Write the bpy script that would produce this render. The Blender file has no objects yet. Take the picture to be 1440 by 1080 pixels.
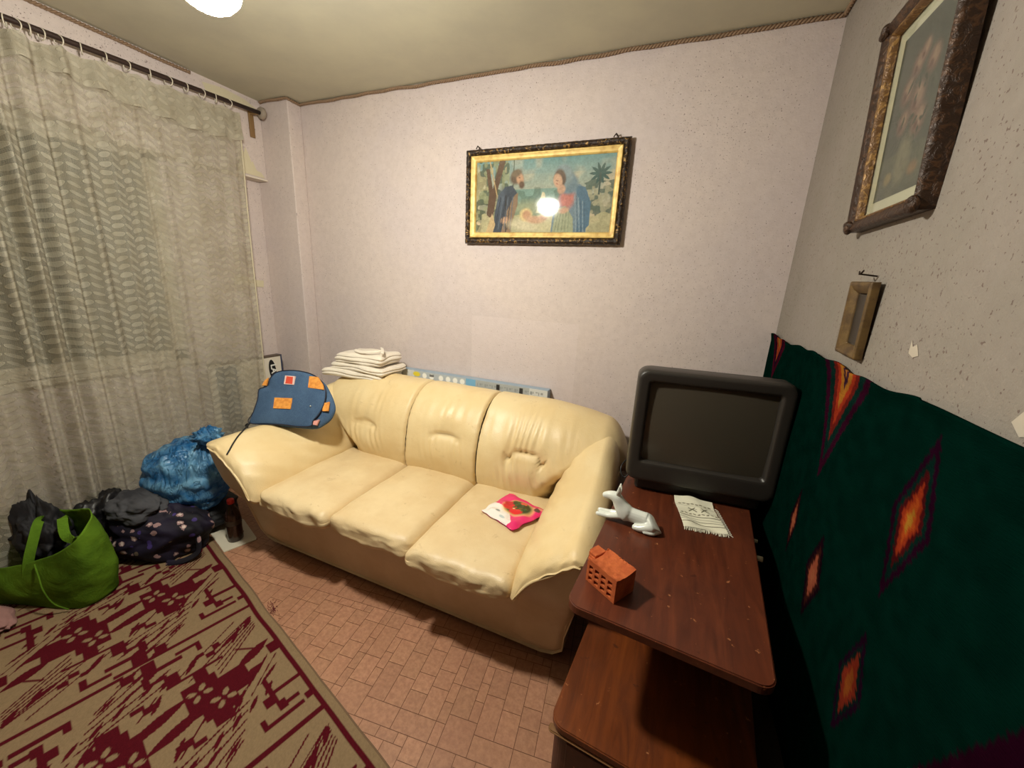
import bpy, bmesh, math, random
import numpy as np
from mathutils import Vector, Matrix, noise
random.seed(7); np.random.seed(7)
PI = math.pi
col = bpy.context.scene.collection

# ------------------------------------------------------------------ camera
FPX = 541.0
def _d(p): return Vector((p[0]-720, 540-p[1], -FPX))
_up = -_d((616, 2590)).normalized()
_l = _d((-655, 333)); _l = (_l - _l.dot(_up)*_up).normalized()
_X = -_l; _Y = _up.cross(_X)
R3 = Matrix((_X, _Y, _up))            # rows: world axes in camera space
CAM = Vector((0, 0, 1.45))
def ray(px, py): return R3 @ _d((px, py))
def hit(px, py, P, n):
    r = ray(px, py); P = Vector(P); n = Vector(n)
    return CAM + r * ((P-CAM).dot(n) / r.dot(n))
def aty(px, py, y): return hit(px, py, (0, y, 0), (0, 1, 0))
def atx(px, py, x): return hit(px, py, (x, 0, 0), (1, 0, 0))
def atz(px, py, z): return hit(px, py, (0, 0, z), (0, 0, 1))
cd = bpy.data.cameras.new('camera'); cam = bpy.data.objects.new('camera', cd); col.objects.link(cam)
cam.matrix_world = Matrix.Translation(CAM) @ R3.to_4x4()
cd.sensor_width = 36; cd.lens = FPX/1440*36; cd.clip_start = 0.02
bpy.context.scene.camera = cam

# ------------------------------------------------------------------ node helpers
def lin(c):
    return tuple((x/12.92 if x <= .04045 else ((x+.055)/1.055)**2.4) for x in c[:3])
def rgb(r, g, b): return lin((r/255, g/255, b/255)) + (1.0,)
class V:                                   # small expression builder on shader Math nodes
    def __init__(s, t, o): s.t = t; s.o = o
    def _m(s, op, *a, clamp=False):
        n = s.t.nodes.new('ShaderNodeMath'); n.operation = op; n.use_clamp = clamp
        for i, x in enumerate((s,)+a):
            if isinstance(x, V): s.t.links.new(x.o, n.inputs[i])
            else: n.inputs[i].default_value = x
        return V(s.t, n.outputs[0])
    def __add__(s, b): return s._m('ADD', b)
    def __radd__(s, b): return s._m('ADD', b)
    def __sub__(s, b): return s._m('SUBTRACT', b)
    def __mul__(s, b): return s._m('MULTIPLY', b)
    def __rmul__(s, b): return s._m('MULTIPLY', b)
    def __truediv__(s, b): return s._m('DIVIDE', b)
    def fract(s): return s._m('FRACT')
    def floor(s): return s._m('FLOOR')
    def abs(s): return s._m('ABSOLUTE')
    def sin(s): return s._m('SINE')
    def sqrt(s): return s._m('SQRT')
    def lt(s, b): return s._m('LESS_THAN', b)
    def gt(s, b): return s._m('GREATER_THAN', b)
    def max(s, b): return s._m('MAXIMUM', b)
    def min(s, b): return s._m('MINIMUM', b)
    def mod(s, b): return s._m('FLOORED_MODULO', b)
    def clamp(s): return s._m('ADD', 0.0, clamp=True)
    def smooth(s, a, b):                    # smoothstep a..b
        n = s.t.nodes.new('ShaderNodeMapRange'); n.interpolation_type = 'SMOOTHSTEP'
        s.t.links.new(s.o, n.inputs[0]); n.inputs[1].default_value = a; n.inputs[2].default_value = b
        n.inputs[3].default_value = 0; n.inputs[4].default_value = 1
        return V(s.t, n.outputs[0])
class Mat:
    def __init__(s, name, color=(.5, .5, .5, 1), rough=.6, metal=0.0, spec=.5, **kw):
        s.m = bpy.data.materials.new(name); s.m.use_nodes = True; s.t = s.m.node_tree
        s.b = s.t.nodes['Principled BSDF']; s.set(color, rough, metal, spec)
        for k, v in kw.items(): s.b.inputs[k.replace('_', ' ')].default_value = v
        s.out = s.t.nodes['Material Output']
    def set(s, color, rough, metal, spec):
        s.b.inputs['Base Color'].default_value = color; s.b.inputs['Roughness'].default_value = rough
        s.b.inputs['Metallic'].default_value = metal; s.b.inputs['Specular IOR Level'].default_value = spec
    def new(s, t): return s.t.nodes.new(t)
    def link(s, a, b): s.t.links.new(a.o if isinstance(a, V) else a, b)
    def coords(s, kind='Object'):
        n = s.new('ShaderNodeTexCoord'); q = s.new('ShaderNodeSeparateXYZ'); s.link(n.outputs[kind], q.inputs[0])
        s.co = n.outputs[kind]; return [V(s.t, q.outputs[i]) for i in range(3)]
    def noise(s, scale, detail=3, rough=.5, vec=None, dist=0):
        n = s.new('ShaderNodeTexNoise'); n.inputs['Scale'].default_value = scale; n.inputs['Detail'].default_value = detail
        n.inputs['Roughness'].default_value = rough; n.inputs['Distortion'].default_value = dist
        if vec is None: s.coords(); vec = s.co
        s.link(vec, n.inputs['Vector']); return V(s.t, n.outputs[0])
    def voronoi(s, scale, feature='F1', vec=None):
        n = s.new('ShaderNodeTexVoronoi'); n.inputs['Scale'].default_value = scale; n.feature = feature
        if vec is None: s.coords(); vec = s.co
        s.link(vec, n.inputs['Vector']); s.vcol = n.outputs['Color'] if 'Color' in n.outputs else None
        return V(s.t, n.outputs['Distance'])
    def stretch(s, sc):
        s.coords(); n = s.new('ShaderNodeMapping'); n.inputs['Scale'].default_value = sc; s.link(s.co, n.inputs[0]); return n.outputs[0]
    def mix(s, fac, a, b):
        n = s.new('ShaderNodeMix'); n.data_type = 'RGBA'
        s.link(fac, n.inputs[0]) if isinstance(fac, V) else setattr(n.inputs[0], 'default_value', fac)
        for x, i in ((a, 6), (b, 7)):
            if isinstance(x, tuple): n.inputs[i].default_value = x
            else: s.link(x, n.inputs[i])
        return n.outputs[2]
    def ramp(s, fac, stops):
        n = s.new('ShaderNodeValToRGB'); s.link(fac, n.inputs[0]); e = n.color_ramp.elements
        while len(e) < len(stops): e.new(.5)
        for k, (p, c) in zip(e, stops): k.position = p; k.color = c
        return n.outputs[0]
    def base(s, c): s.link(c, s.b.inputs['Base Color']); return s
    def rough(s, v): s.link(v, s.b.inputs['Roughness']); return s
    def bump(s, h, strength=.3, dist=.002):
        n = s.new('ShaderNodeBump'); n.inputs['Strength'].default_value = strength; n.inputs['Distance'].default_value = dist
        s.link(h, n.inputs['Height']); s.link(n.outputs[0], s.b.inputs['Normal']); return s
    def attr(s, name='Col'):
        n = s.new('ShaderNodeAttribute'); n.attribute_name = name; return n.outputs['Color']
def simple(name, c, rough=.6, metal=0, spec=.5, **kw): return Mat(name, c, rough, metal, spec, **kw)

# ------------------------------------------------------------------ mesh helpers
def obj(name, me, mat=None, parent=None, smooth=False):
    if isinstance(me, bmesh.types.BMesh):
        m = bpy.data.meshes.new(name); me.to_mesh(m); me.free(); me = m
    o = bpy.data.objects.new(name, me); col.objects.link(o)
    if mat is not None:
        for x in (mat if isinstance(mat, (list, tuple)) else [mat]): me.materials.append(x.m if isinstance(x, Mat) else x)
    if parent is not None:
        o.parent = parent; o.location = -Vector(parent['_o'])
    if smooth:
        me.shade_smooth()
        for p_ in me.polygons:
            if p_.loop_total > 4: p_.use_smooth = False
    return o
def empty(name, label, cat, loc=(0, 0, 0), group=None):
    o = bpy.data.objects.new(name, None); col.objects.link(o); o.location = loc; o['_o'] = tuple(loc)
    o.empty_display_size = .05
    o['label'] = label; o['category'] = cat
    if group: o['group'] = group
    return o
def tag(o, label, cat, group=None, kind=None):
    o['label'] = label; o['category'] = cat
    if group: o['group'] = group
    if kind: o['kind'] = kind
    return o
def struct(name, me, mat, smooth=False):
    o = obj(name, me, mat, smooth=smooth); o['kind'] = 'structure'; return o
def box(bm, x0, x1, y0, y1, z0, z1, bev=0, seg=2, M=None):
    r = bmesh.ops.create_cube(bm, size=1); vs = r['verts']
    for v in vs:
        v.co = Vector(((x0+x1)/2+v.co.x*(x1-x0), (y0+y1)/2+v.co.y*(y1-y0), (z0+z1)/2+v.co.z*(z1-z0)))
    if bev:
        es = list({e for v in vs for e in v.link_edges})
        g = bmesh.ops.bevel(bm, geom=es, offset=bev, segments=seg, affect='EDGES', profile=.5)
        vs = list({v for f in g['faces'] for v in f.verts} | {v for v in vs if v.is_valid})
    if M is not None: bmesh.ops.transform(bm, matrix=M, verts=vs)
    return vs
def Box(*a, **k): bm = bmesh.new(); box(bm, *a, **k); return bm
def grid_mesh(name, P, closed_u=False, closed_v=False, cap=False):
    """P: array (nu, nv, 3)"""
    nu, nv = P.shape[:2]; verts = P.reshape(-1, 3).tolist(); faces = []
    for i in range(nu if closed_u else nu-1):
        for j in range(nv if closed_v else nv-1):
            a = i*nv+j; b = ((i+1) % nu)*nv+j; c = ((i+1) % nu)*nv+(j+1) % nv; d = i*nv+(j+1) % nv
            faces.append((a, b, c, d))
    if cap and closed_v:
        faces.append(tuple(range(nv))); faces.append(tuple((nu-1)*nv+j for j in range(nv))[::-1])
    m = bpy.data.meshes.new(name); m.from_pydata(verts, [], faces); m.update(); return m
def catmull(pts, n, closed=False):
    pts = [np.array(p, float) for p in pts]; N = len(pts); out = []
    segs = N if closed else N-1
    for k in range(n):
        t = k/(n if closed else n-1)*segs; i = min(int(t), segs-1); f = t-i
        g = (lambda q: pts[q % N]) if closed else (lambda q: pts[max(0, min(N-1, q))])
        p0, p1, p2, p3 = g(i-1), g(i), g(i+1), g(i+2)
        out.append(.5*((2*p1)+(-p0+p2)*f+(2*p0-5*p1+4*p2-p3)*f*f+(-p0+3*p1-3*p2+p3)*f**3))
    return np.array(out)
def tube_mesh(pts, r, n=8, seg=60, closed=False, smoothpath=True, prof=None):
    P = catmull(pts, seg, closed) if smoothpath else np.array(pts, float)
    K = len(P); rows = []; prev = None
    for i in range(K):
        a = P[(i+1) % K] if (closed or i < K-1) else P[i]; b = P[i-1] if (closed or i > 0) else P[i]
        t = Vector(a-b).normalized()
        if prev is None:
            nrm = t.orthogonal().normalized()
        else:
            nrm = (prev-t*prev.dot(t)).normalized()
        prev = nrm; bn = t.cross(nrm)
        rr = r(i/(K-1)) if callable(r) else r
        ring = []
        for j in range(n):
            an = 2*PI*j/n
            if prof: cx, cy = prof[0]*math.cos(an), prof[1]*math.sin(an)
            else: cx, cy = rr*math.cos(an), rr*math.sin(an)
            ring.append(Vector(P[i])+nrm*cx+bn*cy)
        rows.append([tuple(v) for v in ring])
    return grid_mesh('tube', np.array(rows), closed_u=closed, closed_v=True, cap=not closed)
def lathe(prof, n=32, M=None):
    rows = [[(r*math.cos(2*PI*j/n), r*math.sin(2*PI*j/n), z) for j in range(n)] for r, z in prof]
    me = grid_mesh('lathe', np.array(rows), closed_v=True, cap=True)
    if M is not None: me.transform(M)
    return me
def add_cols(me, C):
    a = me.color_attributes.new('Col', 'FLOAT_COLOR', 'POINT')
    C = np.asarray(C, dtype=np.float32).reshape(-1, C.shape[-1])
    if C.shape[1] == 3: C = np.hstack([C, np.ones((len(C), 1), np.float32)])
    a.data.foreach_set('color', C.ravel())
def N(x, y=0, z=0, s=1): return noise.noise(Vector((x*s, y*s, z*s)))
def s2l(c):
    c = np.asarray(c, float)/255; return np.where(c <= .04045, c/12.92, ((c+.055)/1.055)**2.4)
class Ras:
    def __init__(s, w, h, nu, nv, base):
        s.U, s.Vv = np.meshgrid(np.linspace(0, w, nu), np.linspace(0, h, nv), indexing='ij')
        s.C = np.ones((nu, nv, 3))*s2l(base); s.w = w; s.h = h
    def put(s, m, c): m = np.clip(m, 0, 1)[..., None]; s.C = s.C*(1-m)+s2l(c)*m
    def rect(s, u0, u1, v0, v1, c): s.put(((s.U > u0) & (s.U < u1) & (s.Vv > v0) & (s.Vv < v1))*1., c)
    def ell(s, cu, cv, ru, rv, c, ang=0, soft=.15, a=1):
        x = s.U-cu; y = s.Vv-cv; ca, sa = math.cos(ang), math.sin(ang)
        d = np.sqrt(((x*ca+y*sa)/ru)**2+((-x*sa+y*ca)/rv)**2); s.put(a*np.clip((1+soft-d)/(2*soft), 0, 1), c)
    def leaf(s, p, q, wd, c):
        p = np.array(p); q = np.array(q); L = np.linalg.norm(q-p); d = (q-p)/L
        t = ((s.U-p[0])*d[0]+(s.Vv-p[1])*d[1])/L; n = np.abs(-(s.U-p[0])*d[1]+(s.Vv-p[1])*d[0])
        s.put(((t > 0) & (t < 1) & (n < wd*4*t*(1-t)))*1., c)
    def line(s, p, q, wd, c):
        p = np.array(p); q = np.array(q); L = max(np.linalg.norm(q-p), 1e-6); d = (q-p)/L
        t = np.clip((s.U-p[0])*d[0]+(s.Vv-p[1])*d[1], 0, L)
        n = np.hypot(s.U-p[0]-d[0]*t, s.Vv-p[1]-d[1]*t); s.put((n < wd)*1., c)
    def poly(s, pts, c, a=1):
        ins = np.zeros(s.U.shape, bool); n = len(pts)
        for i in range(n):
            x1, y1 = pts[i]; x2, y2 = pts[(i+1) % n]
            if y1 == y2: continue
            cnd = (y1 > s.Vv) != (y2 > s.Vv); xi = (x2-x1)*(s.Vv-y1)/(y2-y1)+x1
            ins ^= cnd & (s.U < xi)
        s.put(ins*a, c)
    def noise(s, sc, amp, seed=0):
        rs = np.random.RandomState(seed); k = rs.rand(int(s.w*sc)+3, int(s.h*sc)+3)
        x = s.U*sc; y = s.Vv*sc; i = x.astype(int); j = y.astype(int); f = x-i; g = y-j
        f = f*f*(3-2*f); g = g*g*(3-2*g)
        return ((k[i, j]*(1-f)+k[i+1, j]*f)*(1-g)+(k[i, j+1]*(1-f)+k[i+1, j+1]*f)*g)*amp

# ================================================================== MATERIALS
def wall_mat(name, base_a, base_b, speck, patch=False):
    m = Mat(name, rough=.75, spec=.3); co = m.coords()
    n1 = m.noise(1.6, 4, .6, vec=m.co); fine = m.noise(120, 3, .7, vec=m.co); mid = m.noise(34, 3, .6, vec=m.co)
    c = m.mix(n1.smooth(.35, .65), base_a, base_b)
    c = m.mix((mid-.38)*1.2*.6, c, (base_a[0]*.72, base_a[1]*.68, base_a[2]*.66, 1))
    if patch:
        x, y, z = co
        msk = x.gt(-1.13)*x.lt(-.47)*z.gt(.6)*z.lt(1.245)
        c = m.mix(msk*.35, c, tuple(min(1, k*1.16) for k in base_a[:3])+(1,))
    sp = m.noise(150, 2, .5, vec=m.stretch((1, 1, .8)))
    reg = m.noise(2.2, 2, .5)
    thr = (sp + reg*.12).gt(speck)
    c = m.mix(thr*.75, c, rgb(95, 75, 70))
    m.base(c); m.bump(fine+mid*.7, .55, .003); return m
M_wall = wall_mat('lilac_wallpaper', rgb(204, 191, 189), rgb(210, 196, 190), .742, True)
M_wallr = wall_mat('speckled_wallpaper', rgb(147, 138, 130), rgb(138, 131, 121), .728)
m = Mat('ceiling_paint', rough=.8, spec=.2); c = m.mix(m.noise(2.5, 5, .6).smooth(.3, .7), rgb(192, 186, 164), rgb(180, 174, 156)); m.base(c); m.bump(m.noise(40, 4), .15, .002); M_ceil = m
M_plaster = Mat('bare_plaster', rgb(206, 196, 168), .85, 0, .2); M_plaster.bump(M_plaster.noise(60, 4), .4, .003)

# ================================================================== ROOM
XL, XR, YB, YF, ZC = -2.75, .445, 2.10, -3.2, 2.50
def quadbox(*a): return Box(*a)
struct('floor', Box(XL-.1, XR+.1, YF-.1, YB+.1, -.06, -.0012), simple('floor_joint', rgb(118, 76, 52), .6))
# floor covering: irregular rectangles, rotated 7 degrees
bm = bmesh.new(); T = 12; occ = -np.ones((T, T), int); rects = []
rs = random.Random(5); sizes = [(3, 2), (2, 3), (3, 3), (2, 2), (4, 2), (2, 4), (3, 4), (4, 3), (2, 3), (3, 2)]
def free(i, j, w, h): return all(occ[(i+a) % T, (j+b) % T] < 0 for a in range(w) for b in range(h))
for j in range(T):
    for i in range(T):
        if occ[i, j] >= 0: continue
        opt = sizes[:]; rs.shuffle(opt); opt += [(2, 1), (1, 2), (1, 1)]
        for w, h in opt:
            if free(i, j, w, h):
                for a in range(w):
                    for b in range(h): occ[(i+a) % T, (j+b) % T] = len(rects)
                rects.append((i, j, w, h)); break
U = .034; ang = math.radians(7); ca, sa = math.cos(ang), math.sin(ang); g = .0011
cl = bm.loops.layers.float_color.new('Col')
for ti in range(-9, 6):
    for tj in range(-10, 9):
        for (i, j, w, h) in rects:
            x0, y0 = (ti*T+i)*U+g, (tj*T+j)*U+g; x1, y1 = x0+w*U-2*g, y0+h*U-2*g
            pts = [(x*ca-y*sa, x*sa+y*ca) for x, y in ((x0, y0), (x1, y0), (x1, y1), (x0, y1))]
            cx = sum(p[0] for p in pts)/4; cy = sum(p[1] for p in pts)/4
            if XL+.0 < cx < XR and YF < cy < YB:
                f = bm.faces.new([bm.verts.new((p[0], p[1], 0)) for p in pts]); k = .92+.14*rs.random()
                for lp in f.loops: lp[cl] = (k, k*(.97+.04*rs.random()), k, 1)
m = Mat('linoleum', rough=.5, spec=.35); n = m.noise(55, 4, .7); c = m.mix(n.smooth(.3, .7), rgb(180, 134, 104), rgb(160, 116, 90))
n2 = m.noise(3, 4, .6); c = m.mix(n2.smooth(.4, .75)*.4, c, rgb(150, 104, 78))
mx = m.new('ShaderNodeMix'); mx.data_type = 'RGBA'; mx.blend_type = 'MULTIPLY'; mx.inputs[0].default_value = 1
m.link(c, mx.inputs[6]); m.link(m.attr(), mx.inputs[7]); m.base(mx.outputs[2]); m.bump(n, .12, .001)
fo = obj('floor', bm, m); fo.name = 'floor_covering'; fo['kind'] = 'structure'
struct('ceiling', Box(XL-.1, XR+.1, YF-.1, YB+.1, ZC, ZC+.06), M_ceil)
struct('wall_back', Box(XL-.1, XR+.1, YB, YB+.1, -.06, ZC), M_wall)
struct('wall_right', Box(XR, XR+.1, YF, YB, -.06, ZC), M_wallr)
struct('wall_front', Box(XL-.1, XR+.1, YF-.1, YF, -.06, ZC), simple('dark_unseen_wall', rgb(96, 78, 62), .7))  # unseen wall behind the camera, set far back and darkened to cut bounce light
WY0, WY1, WZ0, WZ1 = -.2, 1.42, .89, 2.06
bm = bmesh.new()
box(bm, XL-.12, XL, YF, WY0, -.06, ZC); box(bm, XL-.12, XL, WY1, YB, -.06, ZC)
box(bm, XL-.12, XL, WY0, WY1, -.06, WZ0); box(bm, XL-.12, XL, WY0, WY1, WZ1, ZC)
struct('wall_left', bm, M_wall)
# corner pillar and lintel box
struct('trim_1', Box(XL, -2.42, 2.0, YB, 0, ZC, bev=.006), M_wall)
bm = bmesh.new(); box(bm, XL, -2.67, 1.20, 1.998, 2.035, ZC); struct('trim_2', bm, M_wall)
struct('trim_3', Box(XL, -2.66, 1.20, 1.999, 2.027, 2.037, bev=.002), simple('ledge_paint', rgb(214, 204, 190), .6))
# plaster patches where the wallpaper has come off
def blob(name, pts, axis, thick, mat):
    bm = bmesh.new(); vs = [bm.verts.new(p) for p in pts]; f = bm.faces.new(vs)
    e = bmesh.ops.extrude_face_region(bm, geom=[f]); d = Vector(axis)*thick
    bmesh.ops.translate(bm, verts=[v for v in e['geom'] if isinstance(v, bmesh.types.BMVert)], vec=d)
    bmesh.ops.recalc_face_normals(bm, faces=bm.faces); return struct(name, bm, mat)
blob('trim_4', [(-2.669, y, z) for y, z in ((1.80, 2.045), (1.82, 2.10), (1.845, 2.18), (1.86, 2.17), (1.87, 2.20), (1.885, 2.17), (1.90, 2.12), (1.91, 2.13), (1.93, 2.08), (1.96, 2.075), (1.985, 2.045))], (1, 0, 0), .002, M_plaster)
blob('trim_5', [(-2.748, y, z) for y, z in ((1.74, 1.345), (1.75, 1.40), (1.80, 1.405), (1.87, 1.38), (1.95, 1.375), (1.945, 1.33), (1.86, 1.335), (1.80, 1.35))], (1, 0, 0), .002, M_plaster)
blob('trim_6', [(-2.669, y, z) for y, z in ((1.66, 2.47), (1.68, 2.42), (1.76, 2.41), (1.86, 2.42), (1.95, 2.415), (1.97, 2.45), (1.9, 2.475), (1.78, 2.485))], (1, 0, 0), .002, M_plaster)
M_plaster2 = simple('pale_plaster', rgb(184, 174, 158), .8)
blob('trim_7', [(.4445, y, z) for y, z in ((.975, 1.352), (.99, 1.372), (1.002, 1.366), (1.012, 1.378), (1.01, 1.352), (.992, 1.346))], (-1, 0, 0), .0006, M_plaster2)
blob('trim_8', [(.4445, y, z) for y, z in ((.66, 1.30), (.665, 1.38), (.685, 1.36), (.70, 1.33), (.72, 1.30), (.70, 1.285))], (-1, 0, 0), .0006, M_plaster2)
# twisted cord along the ceiling
M_cord = simple('brown_cord', rgb(136, 110, 86), .7)
def cord(name, a, b, amp=.003, seed=0):
    a = Vector(a); b = Vector(b); L = (b-a).length; n = int(L/.0028); d = (b-a)/L
    up = Vector((0, 0, 1)); sd = d.cross(up); rows = []
    bm = bmesh.new()
    for st in (0, PI):
        P = []
        for i in range(n+1):
            s = i/n*L; ph = s/.030*2*PI+st
            w = amp*N(s*6+seed, 3)
            P.append(a+d*s+sd*(.0042*math.cos(ph))+up*(.0042*math.sin(ph)+w*3))
        me = tube_mesh(P, .0052, n=6, smoothpath=False); bm.from_mesh(me); bpy.data.meshes.remove(me)
    return struct(name, bm, M_cord, True)
cord('trim_9', (-2.42, 2.092, 2.490), (.437, 2.092, 2.490))
cord('trim_10', (.437, 2.09, 2.490), (.437, -.2, 2.492), seed=4)
cord('trim_11', (-2.662, -.3, 2.486), (-2.662, 1.60, 2.486), seed=9)
cord('trim_12', (-2.66, 1.992, 2.490), (-2.42, 1.992, 2.490), seed=12)
cord('trim_13', (-2.412, 1.992, 2.490), (-2.412, 2.092, 2.490), seed=14)
bm = bmesh.new(); box(bm, XL, -2.67, -.3, 1.2, 2.06, ZC); struct('trim_14', bm, M_wall)
# window: frame, pane, sill; night outside
wf = Box(XL-.09, XL-.03, WY0, WY1, WZ0, WZ0+.06)
for a in ((WY0, WY1, WZ1-.06, WZ1), (WY0, WY0+.06, WZ0, WZ1), (WY1-.06, WY1, WZ0, WZ1), (.58, .66, WZ0, WZ1)):
    box(wf, XL-.09, XL-.03, a[0], a[1], a[2], a[3])
w1 = struct('window_1', wf, simple('window_white', rgb(196, 188, 170), .5)); w1['_o'] = (0, 0, 0)
obj('pane', Box(XL-.064, XL-.058, WY0+.05, WY1-.05, WZ0+.05, WZ1-.05), simple('night_glass', rgb(40, 48, 42), .12, 0, .5), w1)
obj('window_sill', Box(XL-.02, XL+.03, WY0-.04, WY1+.04, WZ0-.025, WZ0, bev=.004), simple('sill_paint', rgb(205, 196, 180), .5), w1)

# ================================================================== SOFA
def leather(name, a, b, wear):
    m = Mat(name, rough=.42, spec=.5); n1 = m.noise(5, 4, .6); c = m.mix(n1.smooth(.3, .7), a, b)
    n2 = m.noise(16, 5, .75, dist=.6); c = m.mix(n2.smooth(.60, .74)*wear, c, rgb(150, 118, 82))
    m.base(c); f = m.voronoi(320); w = m.noise(30, 4, .55, dist=.8)
    m.bump(f*.25+w*.8, .35, .004); m.rough(n1*.25+.30); return m
M_lea = leather('cream_leather', rgb(226, 204, 158), rgb(220, 194, 144), .25)
M_seat = leather('seat_leather', rgb(222, 200, 158), rgb(212, 186, 142), .5)
M_base = leather('base_leather', rgb(212, 192, 158), rgb(200, 178, 142), .2)
CX = -1.06
sofa = empty('sofa', 'cream leather three-seat sofa with padded arms against the back wall', 'sofa', (CX, 1.6, 0))
# base with end panels
def outline(R):
    k = .96 if R else 1.0
    top = .97 if not R else .93
    return [(.66, .31), (.69, .385), (.735, .468), (.80, .535), (.89, .583), (top, .598), (top*.995, .52), (.93 if not R else .90, .40),
            (.905 if not R else .88, .28), (.875 if not R else .855, .16), (.85, .085), (.81, .045), (.76, .032)]
oR = outline(True); oL = outline(False)
loop = [(CX+u, z) for u, z in oR]+[(CX-u, z) for u, z in reversed(oL)]
loop = loop[::-1]
bm = bmesh.new(); rings = []
def clo(z): return 1.20-.14*max(0, z-.03)
for k, (dy, sh) in enumerate([(0.018, .994), (.004, .998), (0, 1), (.5, 1), (.83, 1)]):
    rg = []
    for (x, z) in loop:
        zz = .3+(z-.3)*sh if k < 2 else z; xx = CX+(x-CX)*(sh if k < 2 else 1)
        y = clo(z)+[-0.0, -.012, 0.01, .45, .82][k]
        if k <= 2 and abs(x-CX) > .64: t_ = max(0, min(1, (z-.24)/.20)); y -= .030*t_*t_*(3-2*t_)
        rg.append((xx if k else CX+(x-CX)*.99, min(y, 2.02), zz if k else .3+(z-.3)*.985))
    rings.append(rg)
vr = [[bm.verts.new(p) for p in r] for r in rings]
n = len(loop)
for a, b in zip(vr, vr[1:]):
    for i in range(n): bm.faces.new((a[i], a[(i+1) % n], b[(i+1) % n], b[i]))
bm.faces.new(vr[0][::-1]); bm.faces.new(vr[-1]); bmesh.ops.recalc_face_normals(bm, faces=bm.faces)
obj('base', bm, M_base, sofa)
bm = bmesh.new(); box(bm, CX-.78, CX+.76, 1.25, 1.99, 0.0, .05); obj('plinth', bm, simple('dark_plinth', rgb(40, 26, 20), .7), sofa)
# outer front panels under the arm pads
for sd_, oo_ in ((1, oR), (-1, oL)):
    zs_ = [.06, .085, .16, .28, .40, .50, .56, .598]; ok_ = sorted([(z, u) for u, z in oo_[5:12]]); zin = [(.0, .60), (.36, .60), (.385, .69), (.468, .735), (.535, .80), (.583, .89), (.60, .905)]
    P_ = np.zeros((40, 24, 3))
    for i in range(40):
        z = .07+(.598-.07)*i/39; ua = np.interp(z, [a for a, b in zin], [b for a, b in zin]); ub = np.interp(z, [a for a, b in ok_], [b for a, b in ok_])-.002
        for j in range(24):
            f = j/23; u = ua+(max(ub, ua+.01)-ua)*f; t_ = max(0, min(1, (z-.20)/.24)); t_ = t_*t_*(3-2*t_)*min(1, max(0, (u-.60)/.06)); rd = max(0, (u-(ub-.03))/.03)
            ti_ = max(0, min(1, (u-.60)/.12)); y = clo(z)+.003-.015*ti_*ti_*(3-2*ti_)-.064*t_+.020*rd*rd; P_[i, j] = (CX+sd_*u, y, z)
    obj('arm_panel', grid_mesh('ap', P_[:, ::-1] if sd_ > 0 else P_), M_base, sofa, True)
# seat cushions
def cushion(x0, x1, y0, y1, z0, z1, seed, yskew=0.0, leftcut=0):
    nx, ny, nz = 44, 44, 12; hx, hy, hz = (x1-x0)/2, (y1-y0)/2, (z1-z0)/2; cx, cy, cz = (x0+x1)/2, (y0+y1)/2, (z0+z1)/2
    r = .032; bm = bmesh.new(); bmesh.ops.create_cube(bm, size=2)
    bmesh.ops.subdivide_edges(bm, edges=bm.edges[:], cuts=40, use_grid_fill=True)
    for v in bm.verts:
        p = Vector((v.co.x*hx, v.co.y*hy, v.co.z*hz))
        # rounded box
        q = Vector((max(-hx+r, min(hx-r, p.x)), max(-hy+r, min(hy-r, p.y)), max(-hz+r, min(hz-r, p.z))))
        d = p-q
        if d.length > 1e-6: p = q+d.normalized()*r
        a, b = p.x/hx, p.y/hy
        cr = (1-abs(a)**3)*(1-abs(b)**4)
        if p.z > -hz*.3: p.z += .022*cr*(1 if p.z > 0 else .5)
        if b < -.55: p.y -= .010*(1-a*a)*min(1, (-b-.55)/.3)
        p.y += yskew*a*(1 if b < 0 else 0)*(-b if b < 0 else 0)
        w = Vector((p.x+cx, p.y+cy, p.z+cz))
        # pulled folds at the front corners
        fr = math.exp(-((b+1)/.30)**2)
        fold = .010*fr*math.sin(a*9+w.z*40+seed)*(abs(a)**1.5) + .008*fr*N(w.x*14, w.z*22, seed)
        w.y += fold+.004*fr*N(w.x*30, w.z*50, seed+1); w.z += .0035*N(w.x*18, w.y*14, seed+9)*(1 if p.z > 0 else 0)+ .006*N(w.x*7, w.y*7, seed+3)*(1 if p.z > 0 else 0)
        if p.z < 0 and b < -.5: w.z += .014*math.cos(a*1.5)*-1+.006*N(w.x*9, 0, seed+8)
        ed = abs(a)
        w.z -= .010*max(0, ed-.85)/.15*(1 if p.z > 0 else 0)
        v.co = w
    return bm
cus = [(-.665, -.215, 1.062, .0), (-.221, .219, 1.075, 1.7), (.214, .672, 1.045, 3.9)]
for (u0, u1, yf, sd) in cus:
    obj('seat_cushion', cushion(CX+u0, CX+u1, yf, 1.68, .345, .425, sd, .0), M_seat, sofa, True)
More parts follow.
